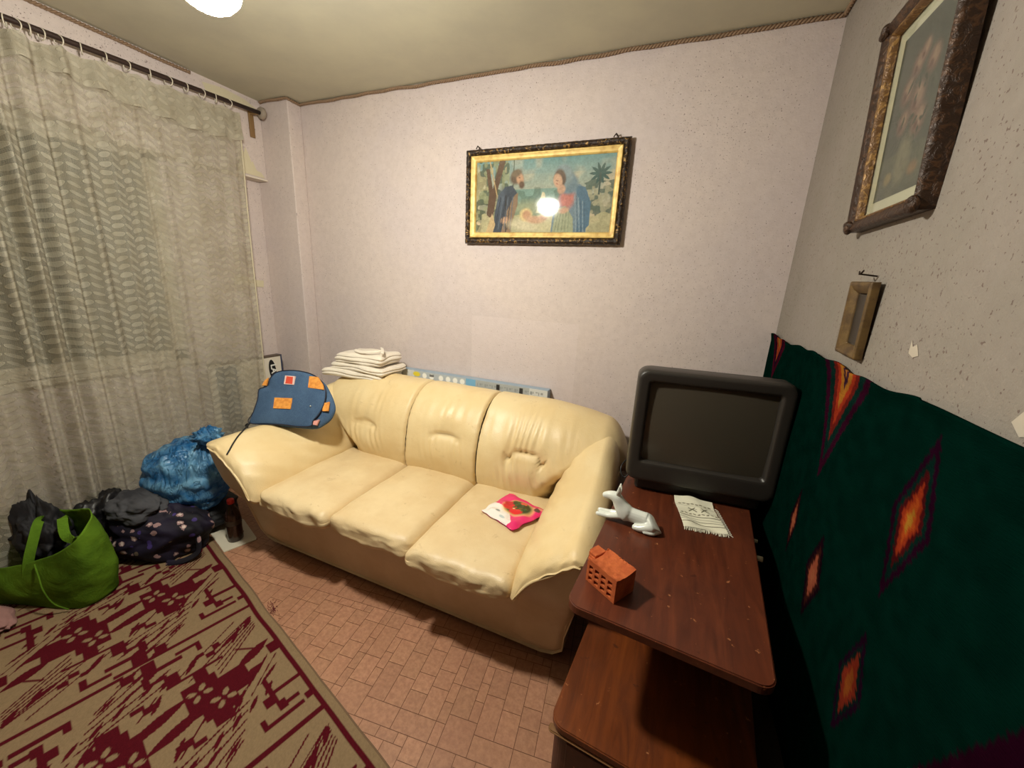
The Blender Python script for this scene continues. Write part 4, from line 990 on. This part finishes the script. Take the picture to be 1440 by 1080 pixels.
# white box with oval logo
wb = empty('carton_box', 'flat white cardboard box with black oval logo standing behind the left sofa arm', 'box', (-2.64, 1.7, 0))
XB = -2.62
obj('carton', Box(XB-.05, XB, 1.46, 1.93, .0, .855, bev=.002), simple('white_card', rgb(224, 216, 200), .5), wb)
obj('border_strip', Box(XB-.0515, XB+.0015, 1.922, 1.9325, .0, .8565), simple('navy_card', rgb(52, 60, 88), .5), wb)
obj('border_strip', Box(XB-.051, XB+.001, 1.458, 1.925, .846, .8565), simple('brown_tape', rgb(92, 78, 66), .5), wb)
nu, nv = 60, 200; R = Ras(.13, .60, nu, nv, (104, 118, 132)); R.put(R.noise(30, 1, 41)*.6, (60, 70, 84)); R.put((R.noise(55, 1, 43) > .6)*.6, (150, 156, 158))
for k in range(5): R.ell(.035, .06+.12*k, .03, .04, (70, 80, 92), .3, .3); R.rect(.082, .115, .02+.12*k, .10+.12*k, (168, 168, 162)); R.rect(.092, .105, .045+.12*k, .075+.12*k, (88, 96, 106))
P = np.zeros((nu, nv, 3))
for i in range(nu):
    for j in range(nv): P[i, j] = (XB+.0015, 1.475+.13*i/(nu-1), .235+.60*j/(nv-1))
me = grid_mesh('b', P); add_cols(me, R.C); obj('picture_strip', me, M_col, wb)
bm = bmesh.new(); oc = Vector((XB+.001, 1.852, .752))
vs = [bm.verts.new((oc.x+.0015, oc.y+.026*math.cos(a)-.012*math.sin(a)*.5, oc.z+.078*math.sin(a))) for a in [2*PI*k/40 for k in range(40)]]; bm.faces.new(vs)
obj('logo_oval', bm, simple('logo_black', rgb(16, 16, 18), .4), wb)
tc = bpy.data.curves.new('logo_letters', 'FONT'); tc.body = 'LAV'; tc.size = .058; tc.extrude = .0004; tc.align_x = 'CENTER'; tc.align_y = 'CENTER'; tc.offset = .0015
tmp = bpy.data.objects.new('tmp', tc); lm = bpy.data.meshes.new_from_object(tmp); bpy.data.objects.remove(tmp); bpy.data.curves.remove(tc)
to = bpy.data.objects.new('logo_letters', lm); col.objects.link(to); to.parent = wb; lm.materials.clear(); lm.materials.append(simple('logo_white', rgb(232, 232, 226), .4).m)
# text reads downwards on the face that looks to +x
Mx = Matrix(((0, 0, 1), (0, 1, 0), (-1, 0, 0))).transposed()
Rt = Matrix((Vector((0, .0, -1)), Vector((0, 1, 0)), Vector((1, 0, 0)))).transposed()
to.matrix_local = Matrix.Translation(Vector((oc.x+.0032, 1.858, .745))-Vector(wb['_o'])) @ Rt.to_4x4()

# ================================================================== BAGS ON THE FLOOR
def lump(c, r, seed, amp=.12, fr=2.5, sub=5, flat=None, shape=None, pinch=None):
    bm = bmesh.new(); bmesh.ops.create_icosphere(bm, subdivisions=sub, radius=1)
    for v in bm.verts:
        d = v.co.normalized(); k = 1+amp*N(d.x*fr+seed, d.y*fr, d.z*fr)+amp*.45*N(d.x*fr*2.6, d.y*fr*2.6+seed, d.z*fr*2.6)
        p = Vector((d.x*r[0]*k, d.y*r[1]*k, d.z*r[2]*k))
        if shape: p = shape(d, p)
        p = p+Vector(c)
        if flat is not None and p.z < flat: p.z = flat+(p.z-flat)*.03
        v.co = p
    return bm
# blue plastic bag
bb = empty('plastic_bag', 'full translucent blue plastic bag, knotted on top, beside the sofa', 'bag', (-2.42, 1.12, .15))
m = Mat('blue_film', rough=.22, spec=.6); n = m.noise(7, 5, .65, dist=1.0); c = m.mix(n.smooth(.35, .68), rgb(40, 116, 178), rgb(132, 190, 226)); x_, y_, z_ = m.coords()
m.base(c); cr = m.noise(1, 5, .6, vec=m.stretch((22, 22, 6)), dist=1.5); m.bump(cr.smooth(.42, .5)*.6+cr+n*.4, 1.0, .010); m.b.inputs['Transmission Weight'].default_value = .0
df = m.new('ShaderNodeBsdfTranslucent'); m.link(c, df.inputs[0]); mx = m.new('ShaderNodeMixShader'); mx.inputs[0].default_value = .35; m.link(m.b.outputs[0], mx.inputs[1]); m.link(df.outputs[0], mx.inputs[2]); m.link(mx.outputs[0], m.out.inputs[0]); M_blue = m
KN = Vector((.17, .03, .27))
def shp(d, p):
    kd = KN.normalized(); t = max(0, d.dot(kd)); a = math.atan2(d.cross(kd).z, d.cross(kd).y if abs(d.cross(kd).y) > 1e-6 else 1e-6)
    pl = t**3*.012*math.sin(a*16)+.006*math.sin(d.z*14+3*N(d.x*3, d.y*3))
    p = p+d*pl
    pull = t**14; p = p*(1-pull*.75)+KN*.93*pull*.75+Vector((0, 0, 0))
    if p.z < -.11: p.x *= 1.06; p.y *= 1.06
    return p
obj('bag_body', lump((-2.375, 1.13, .325), (.225, .195, .20), 3.1, .10, 2.2, 6, flat=.14, shape=shp), M_blue, bb, True)
def frill(d, p):
    a = math.atan2(d.y, d.x); return Vector((p.x*(1+.35*math.sin(a*7)), p.y*(1+.35*math.cos(a*5)), p.z*(1+.4*math.sin(a*6+1))))
obj('knot', lump((-2.205, 1.16, .58), (.062, .05, .038), 8, .4, 3, 4, shape=frill), M_blue, bb, True)
tag(obj('black_bag', lump((-2.42, 1.16, .085), (.245, .17, .095), 12, .12, 2.5, 5, flat=.004), simple('black_fabric', rgb(20, 20, 24), .7), None, True), 'low black bag lying under the blue plastic bag', 'bag')
# floral bag
m = Mat('floral_fabric', rough=.7, spec=.3); vd = m.voronoi(24); rv = m.vcol
sel = m.new('ShaderNodeSeparateColor'); m.link(rv, sel.inputs[0]); s1 = V(m.t, sel.outputs[0]); s2 = V(m.t, sel.outputs[1]); pet = m.noise(70, 2, .5)
vv = vd + (pet-.5)*.5
c = m.mix(m.noise(5, 3).smooth(.4, .6), rgb(20, 18, 26), rgb(30, 24, 44)); c = m.mix(vv.lt(.34)*s1.gt(.45), c, rgb(150, 120, 120)); c = m.mix(vv.lt(.22)*s1.gt(.6), c, rgb(206, 186, 176)); c = m.mix(vd.lt(.30)*s2.gt(.72)*s1.lt(.45), c, rgb(64, 50, 110)); c = m.mix(vd.lt(.26)*s2.lt(.25)*s1.lt(.45), c, rgb(96, 84, 70))
m.base(c); m.bump(m.noise(9, 4), .5, .01); M_flor = m
fb = empty('floral_bag', 'dark soft bag with small pale flower print standing on the carpet', 'bag', (-2.33, .9, 0))
def fsh(d, p):
    p.z *= 1.0 if d.z > 0 else 1.0; p.x += .03*math.sin(d.z*6); p = p*(1+.03*math.sin(math.atan2(d.y, d.x)*9)*(1-abs(d.z)))
    return p
MF = lambda bm: (bmesh.ops.rotate(bm, verts=bm.verts, cent=(-2.30, .915, .0), matrix=Matrix.Rotation(math.radians(28), 3, 'Z')), bm)[1]
obj('body', MF(lump((-2.30, .915, .115), (.235, .135, .155), 5, .13, 2.3, 5, flat=.012, shape=fsh)), M_flor, fb, True)
obj('handle', tube_mesh([(-2.12, .98, .15), (-2.07, .97, .11), (-2.055, .95, .05), (-2.09, .90, .022), (-2.15, .86, .018)], .01, 8, 40, prof=(.014, .004)), M_flor, fb, True)
m = Mat('charcoal_cloth', rough=.85, spec=.2); m.base(m.mix(m.noise(9, 4).smooth(.35, .65), rgb(74, 74, 78), rgb(48, 48, 52))); m.bump(m.noise(14, 4), .5, .01); M_char = m
tag(obj('grey_cloth', lump((-2.37, .88, .262), (.155, .10, .07), 21, .22, 2.4, 5), M_char, None, True), 'dark grey folded cloth lying on top of the floral bag', 'cloth')
tag(obj('black_holdall', lump((-2.545, .84, .15), (.12, .13, .17), 31, .25, 2.8, 5, flat=.006), simple('black_nylon', rgb(18, 17, 20), .45), None, True), 'black nylon bag with pointed top between the curtain and the floral bag', 'bag')
# green tote
m = Mat('green_felt', rough=.9, spec=.05); n = m.noise(7, 5, .6); m.base(m.mix(n.smooth(.3, .7), rgb(92, 126, 34), rgb(70, 100, 26))); m.bump(m.noise(8, 5, .6, dist=.8), .7, .012); M_grn = m
tote = empty('tote_bag', 'lime green fabric tote bag with two handles standing on the carpet', 'bag', (-2.38, .53, 0))
bot = [(-2.155, .565), (-2.20, .70), (-2.40, .66), (-2.66, .56), (-2.60, .40), (-2.38, .47)]
topp = [(-2.12, .585, .335), (-2.205, .675, .392), (-2.42, .66, .34), (-2.66, .56, .33), (-2.56, .43, .165), (-2.27, .515, .235)]
nu, nv = 120, 34; bt = catmull([(a, b, 0) for a, b in bot], nu, closed=True); tpp = catmull(topp, nu, closed=True); P = np.zeros((nu, nv, 3)); cc_ = np.array([-2.39, .55])
# keep sharp corner at front right
for i in range(nu):
    for j in range(nv):
        v = j/(nv-1); b = bt[i]; t = tpp[i]; p = b*(1-v)+t*v; p[2] = .014+t[2]*v
        o = (p[:2]-cc_); o /= np.linalg.norm(o); bul = .022*math.sin(v*PI)+.014*N(p[0]*8, p[1]*8, p[2]*9)*math.sin(v*PI*.9+.2)+.004*N(p[0]*20, p[1]*20, p[2]*26)
        p[:2] += o*bul; P[i, j] = p
o = obj('bag_body', grid_mesh('t', P, closed_u=True), M_grn, tote, True); md = o.modifiers.new('s', 'SOLIDIFY'); md.thickness = .003
bm = bmesh.new(); bm.faces.new([bm.verts.new((a, b, .014)) for a, b, _ in bt]); obj('bottom', bm, M_grn, tote)
def strap(pts, name='handle'):
    P_ = catmull([tuple(p) for p in pts], 50); rows = []
    for i, p in enumerate(P_):
        t = Vector(P_[min(i+1, 49)]-P_[max(i-1, 0)]).normalized(); view = Vector((.92, -.35, .15)); w = t.cross(view).normalized()*.0155; n_ = w.cross(t).normalized()*.0015
        p = Vector(p); rows.append([tuple(p+w+n_), tuple(p-w+n_), tuple(p-w-n_), tuple(p+w-n_)])
    return obj(name, grid_mesh('st', np.array(rows), closed_v=True, cap=True), M_grn, tote)
strap([(-2.33, .488, .16), (-2.325, .50, .235), (-2.345, .535, .315), (-2.375, .565, .36), (-2.42, .59, .35), (-2.47, .61, .30)])
strap([(-2.34, .63, .31), (-2.30, .615, .375), (-2.265, .60, .355), (-2.225, .59, .325), (-2.17, .595, .32), (-2.13, .60, .335), (-2.125, .60, .30)])
obj('seam', tube_mesh([(-2.275, .500, .235), (-2.235, .492, .20), (-2.215, .488, .14), (-2.20, .500, .07), (-2.185, .53, .02)], .003, 6, 40), M_grn, tote, True)
def peak(d, p):
    a = math.atan2(d.y, d.x)
    if d.z > .3: p.z += .05*math.sin(a*2.5+.5)*d.z+.03*abs(math.sin(a*4))
    return p
tag(obj('dark_bag', lump((-2.50, .60, .235), (.17, .085, .125), 44, .25, 3, 5, shape=peak), simple('black_cloth', rgb(16, 15, 20), .75), None, True), 'crumpled black bag stuffed inside the green tote', 'bag')
tag(obj('pink_cloth', lump((-2.36, .385, .030), (.10, .045, .030), 50, .2, 3, 4, flat=.012), simple('pink_fabric', rgb(150, 110, 104), .9), None, True), 'small pinkish cloth on the carpet in front of the green tote', 'cloth')
# bottle and mat
MB_ = Matrix.Translation((-2.055, 1.135, .006))
bt_ = empty('bottle', 'dark brown plastic bottle with red cap on the white mat', 'bottle', (-2.055, 1.135, .006))
me = lathe([(.0005, 0), (.030, 0), (.036, .006), (.037, .03), (.0355, .07), (.037, .10), (.037, .135), (.033, .165), (.022, .192), (.0135, .207), (.0135, .222), (.0005, .222)], 32, MB_)
obj('body', me, simple('brown_pet', rgb(46, 26, 18), .15, 0, .6), bt_, True)
obj('cap', lathe([(.0005, .222), (.0165, .222), (.0165, .243), (.0145, .246), (.0005, .246)], 24, MB_), simple('red_cap', rgb(206, 44, 30), .4), bt_, True)
me = lathe([(.0374, .10), (.0378, .10), (.0378, .128), (.0374, .128)], 32, MB_); obj('label_band', me, simple('dark_label', rgb(58, 46, 34), .5), bt_)
m = Mat('printed_mat', rough=.6); x_, y_, z_ = m.coords(); vd = m.voronoi(11); c = m.mix(vd.lt(.2), rgb(206, 198, 178), rgb(142, 100, 84)); m.base(c)
bm = bmesh.new(); q = [(-2.005, 1.040), (-1.955, 1.185), (-2.20, 1.27), (-2.32, 1.13)]; f = bm.faces.new([bm.verts.new((a, b, .0006)) for a, b in q]); e = bmesh.ops.extrude_face_region(bm, geom=[f]); bmesh.ops.translate(bm, verts=[v for v in e['geom'] if isinstance(v, bmesh.types.BMVert)], vec=(0, 0, .0045)); bmesh.ops.recalc_face_normals(bm, faces=bm.faces)
tag(obj('floor_mat', bm, m), 'small white printed sheet on the floor under the brown bottle', 'mat')

# ================================================================== CARPET RUNNER
cpt = empty('carpet_runner', 'beige and maroon patterned carpet runner on the tan floor', 'carpet', (-1.6, .6, 0))
e1 = Vector((.965, -.263, 0)).normalized(); e2 = Vector((-.263, -.965, 0)).normalized(); O = Vector((-2.30, 1.113, 0)); Wc = .775; Lc = 3.0
O = O-e1*.22
nu, nv = 760, 196; R = Ras(Lc, Wc, nu, nv, (136, 114, 86)); RED = (80, 13, 24); CRM = (136, 114, 86)
S0 = .22+.13; PER = .655; T0_, T1_ = .024, .748
R.rect(0, Lc, T0_, T0_+.019, RED); R.rect(0, Lc, T1_-.019, T1_, RED)
def mir(cell, a, b):  # a along s in cell 0..1, b across 0..1
    return (S0+(cell+a)*PER, T0_+.017+(T1_-T0_-.034)*b)
for cel in range(-1, 5):
    L_ = lambda p, q, w, c=RED: R.line(mir(cel, *p), mir(cel, *q), w, c)
    def Rc(a0, a1, b0, b1, c=RED): p = mir(cel, a0, b0); q = mir(cel, a1, b1); R.rect(min(p[0], q[0]), max(p[0], q[0]), min(p[1], q[1]), max(p[1], q[1]), c)
    Lf = lambda p, q, w, c=RED: R.leaf(mir(cel, *p), mir(cel, *q), w, c)
    El = lambda a, b, ra, rb, c=RED, an=0: R.ell(*mir(cel, a, b), ra, rb, c, an, .05)
    Rc(-.013, .013, 0, .62)           # transverse bands, stepped in the middle
    Rc(.02, .046, .58, 1.0)
    for f in (0, 1):                  # the two halves are point-mirrored
        Tm = (lambda a, b: (a, b)) if f == 0 else (lambda a, b: (1.03-a, 1-b))
        def rr(a0, a1, b0, b1, c=RED): p = Tm(a0, b0); q = Tm(a1, b1); Rc(min(p[0], q[0]), max(p[0], q[0]), min(p[1], q[1]), max(p[1], q[1]), c)
        def ln(a0, b0, a1, b1, w=.0030, c=RED): L_(Tm(a0, b0), Tm(a1, b1), w, c)
        def lf(a0, b0, a1, b1, w, c=RED): Lf(Tm(a0, b0), Tm(a1, b1), w, c)
        # block with flowers
        rr(.36, .64, .24, .42); rr(.42, .58, .16, .26); rr(.30, .38, .30, .36); rr(.62, .70, .28, .36)
        rr(.36, .42, .24, .28, CRM); rr(.58, .64, .38, .42, CRM)
        for (ca_, cb_) in ((.44, .36), (.56, .29)):
            for k in range(4):
                an = k*PI/2+.5; a_, b_ = Tm(ca_+.035*math.cos(an), cb_+.035*math.sin(an)); El(a_, b_, .014, .009, CRM, an)
            a_, b_ = Tm(ca_, cb_); El(a_, b_, .007, .007, RED)
        # long diagonal leaves
        lf(.42, .40, .50, .66, .020); lf(.50, .10, .56, .26, .016); lf(.36, .02, .44, .20, .020); rr(.40, .48, 0, .05)
        ln(.30, .16, .40, .06, .004); lf(.46, .05, .62, .22, .006); ln(.50, .03, .66, .20, .0022); lf(.56, .04, .64, .16, .006)
        # stepped frets
        rr(.74, .80, .12, .18); rr(.80, .86, .10, .14); rr(.72, .745, .0, .14); rr(.62, .74, .12, .145); rr(.82, .845, .04, .10)
        rr(.88, .905, .04, .22); rr(.84, .905, .20, .225); rr(.86, .90, .0, .03); rr(.93, .99, .40, .45)
        rr(.02, .12, .46, .52); rr(.10, .13, .36, .50); rr(.06, .085, .28, .38); rr(.06, .14, .27, .295); rr(.12, .20, .50, .53); rr(.18, .205, .44, .53); rr(.20, .28, .40, .455)
        rr(.28, .30, .22, .46)
        # wheat stalks
        for k in range(5):
            a = .68+.045*k; ln(a, .22+.02*k, a+.12, .58-.03*k, .0028); lf(a+.09, .50-.03*k, a+.15, .62-.03*k, .006)
        for k in range(6):
            ln(.10+.02*k, .03, .22+.035*k, .26, .0026); 
        lf(.10, .02, .18, .08, .010); lf(.14, .10, .24, .16, .008); rr(.16, .20, .20, .24); rr(.20, .235, .24, .28); rr(.17, .20, .28, .31)
        for k in range(4):
            lf(.84-.03*k, .30+.07*k, .90-.03*k, .38+.07*k, .007); lf(.22+.03*k, .60+.08*k, .29+.03*k, .66+.08*k, .007)
        lf(.76, .62, .86, .70, .010); lf(.80, .78, .88, .92, .010); ln(.70, .62, .92, .96, .0026); ln(.76, .58, .96, .90, .0026)
        ln(.30, .50, .42, .62, .003); ln(.42, .62, .38, .76, .003); ln(.38, .76, .30, .70, .0025); lf(.30, .48, .40, .54, .008); lf(.33, .70, .44, .80, .008)
        rr(.66, .70, .44, .50); rr(.70, .73, .40, .45)
nz = R.noise(330, .22, 3); R.C *= (.88+nz)[..., None]
P = np.zeros((nu, nv, 3))
for i in range(nu):
    for j in range(nv):
        s = Lc*i/(nu-1); t = Wc*j/(nv-1); p = O+e1*s+e2*t; P[i, j] = (p.x+.004*N(s*4, 0)*(j < 10), p.y+.006*N(s*5, 3)*(1-t/Wc), .008+.0010*N(s*5, t*5))
m = Mat('carpet_pile', rough=.95, spec=.1); m.base(m.attr()); m.bump(m.noise(500, 2), .6, .003)
me = grid_mesh('carpet', P); add_cols(me, R.C); obj('woven_field', me, m, cpt, True)
M_edge = simple('carpet_edge', rgb(112, 88, 66), .95)
for (t, nm) in ((0, 'bound_edge'), (Wc, 'bound_edge')):
    pts = []
    for k in range(61):
        s = Lc*k/60; p = O+e1*s+e2*t; pts.append((p.x+.004*N(s*4, 0)*(t == 0), p.y+.006*N(s*5, 3)*(1-t/Wc), .0045))
    obj(nm, tube_mesh(pts, .0048, 6, 300), M_edge, cpt, True)
pa = O+e2*.002; pb_ = pa+e2*(Wc-.004); obj('bound_end', tube_mesh([(pa.x, pa.y, .005), (pb_.x, pb_.y, .005)], .0048, 6, 4), M_edge, cpt)
# stray maroon threads on the right edge
bm = bmesh.new()
for k in range(70):
    p = atz(384+random.gauss(0, 4), 856+random.gauss(0, 6), .003); q = p+Vector((random.uniform(-.007, .007), random.uniform(-.006, .006), random.uniform(0, .004)))
    me = tube_mesh([tuple(p), tuple((p+q)/2+Vector((0, 0, .003))), tuple(q)], .0008, 4, 5); bm.from_mesh(me); bpy.data.meshes.remove(me)
tu = obj('thread_tuft', bm, simple('maroon_thread', rgb(112, 30, 44), .9), cpt); tu['kind'] = 'stuff'

# ================================================================== LAMP
LC = Vector((-1.13, .742, 2.105))
lamp = empty('pendant_lamp', 'lit round cut-glass lamp hanging from the ceiling', 'lamp', (LC.x, LC.y, 2.5))
M_em = bpy.data.materials.new('lit_glass'); M_em.use_nodes = True; t = M_em.node_tree; t.nodes.clear(); e = t.nodes.new('ShaderNodeEmission'); e.inputs[0].default_value = (1.0, .965, .84, 1); e.inputs[1].default_value = 640; oo = t.nodes.new('ShaderNodeOutputMaterial'); t.links.new(e.outputs[0], oo.inputs[0])
rows = []
for k in range(22):
    a = -PI/2+k/21*(PI*.64); 
    rows.append([(.070*math.cos(a)*(1+.035*math.cos(16*2*PI*j/96))*math.cos(2*PI*j/96)+LC.x, .070*math.cos(a)*(1+.035*math.cos(16*2*PI*j/96))*math.sin(2*PI*j/96)+LC.y, LC.z+.062*math.sin(a)) for j in range(96)])
obj('glass_shade', grid_mesh('l', np.array(rows), closed_v=True), M_em, lamp, True)
M_brass = simple('lamp_metal', rgb(190, 176, 140), .35, .7)
obj('light_block_cap', lathe([(.074, LC.z+.024), (.076, LC.z+.030), (.060, LC.z+.046), (.030, LC.z+.060), (.012, LC.z+.075), (.0005, LC.z+.078)], 40, Matrix.Translation((LC.x, LC.y, 0))), M_brass, lamp, True)  # out-of-view cap added to keep the lamp's upward light off the ceiling
obj('stem', tube_mesh([(LC.x, LC.y, LC.z+.07), (LC.x, LC.y, 2.48)], .006, 10, 4), M_brass, lamp, True)
obj('canopy', lathe([(.05, 2.499), (.05, 2.49), (.035, 2.475), (.01, 2.465), (.0005, 2.465)], 32, Matrix.Translation((LC.x, LC.y, 0))), M_brass, lamp, True)

# ================================================================== WORLD + VIEW
w = bpy.data.worlds.new('night'); bpy.context.scene.world = w; w.use_nodes = True
w.node_tree.nodes['Background'].inputs[0].default_value = (.02, .03, .03, 1); w.node_tree.nodes['Background'].inputs[1].default_value = .3
sc = bpy.context.scene; sc.view_settings.view_transform = 'Standard'; sc.view_settings.look = 'None'; sc.view_settings.exposure = 0.0; sc.view_settings.gamma = 1
sc.view_settings.use_curve_mapping = False
for o in bpy.data.objects:
    if '_o' in o: del o['_o']
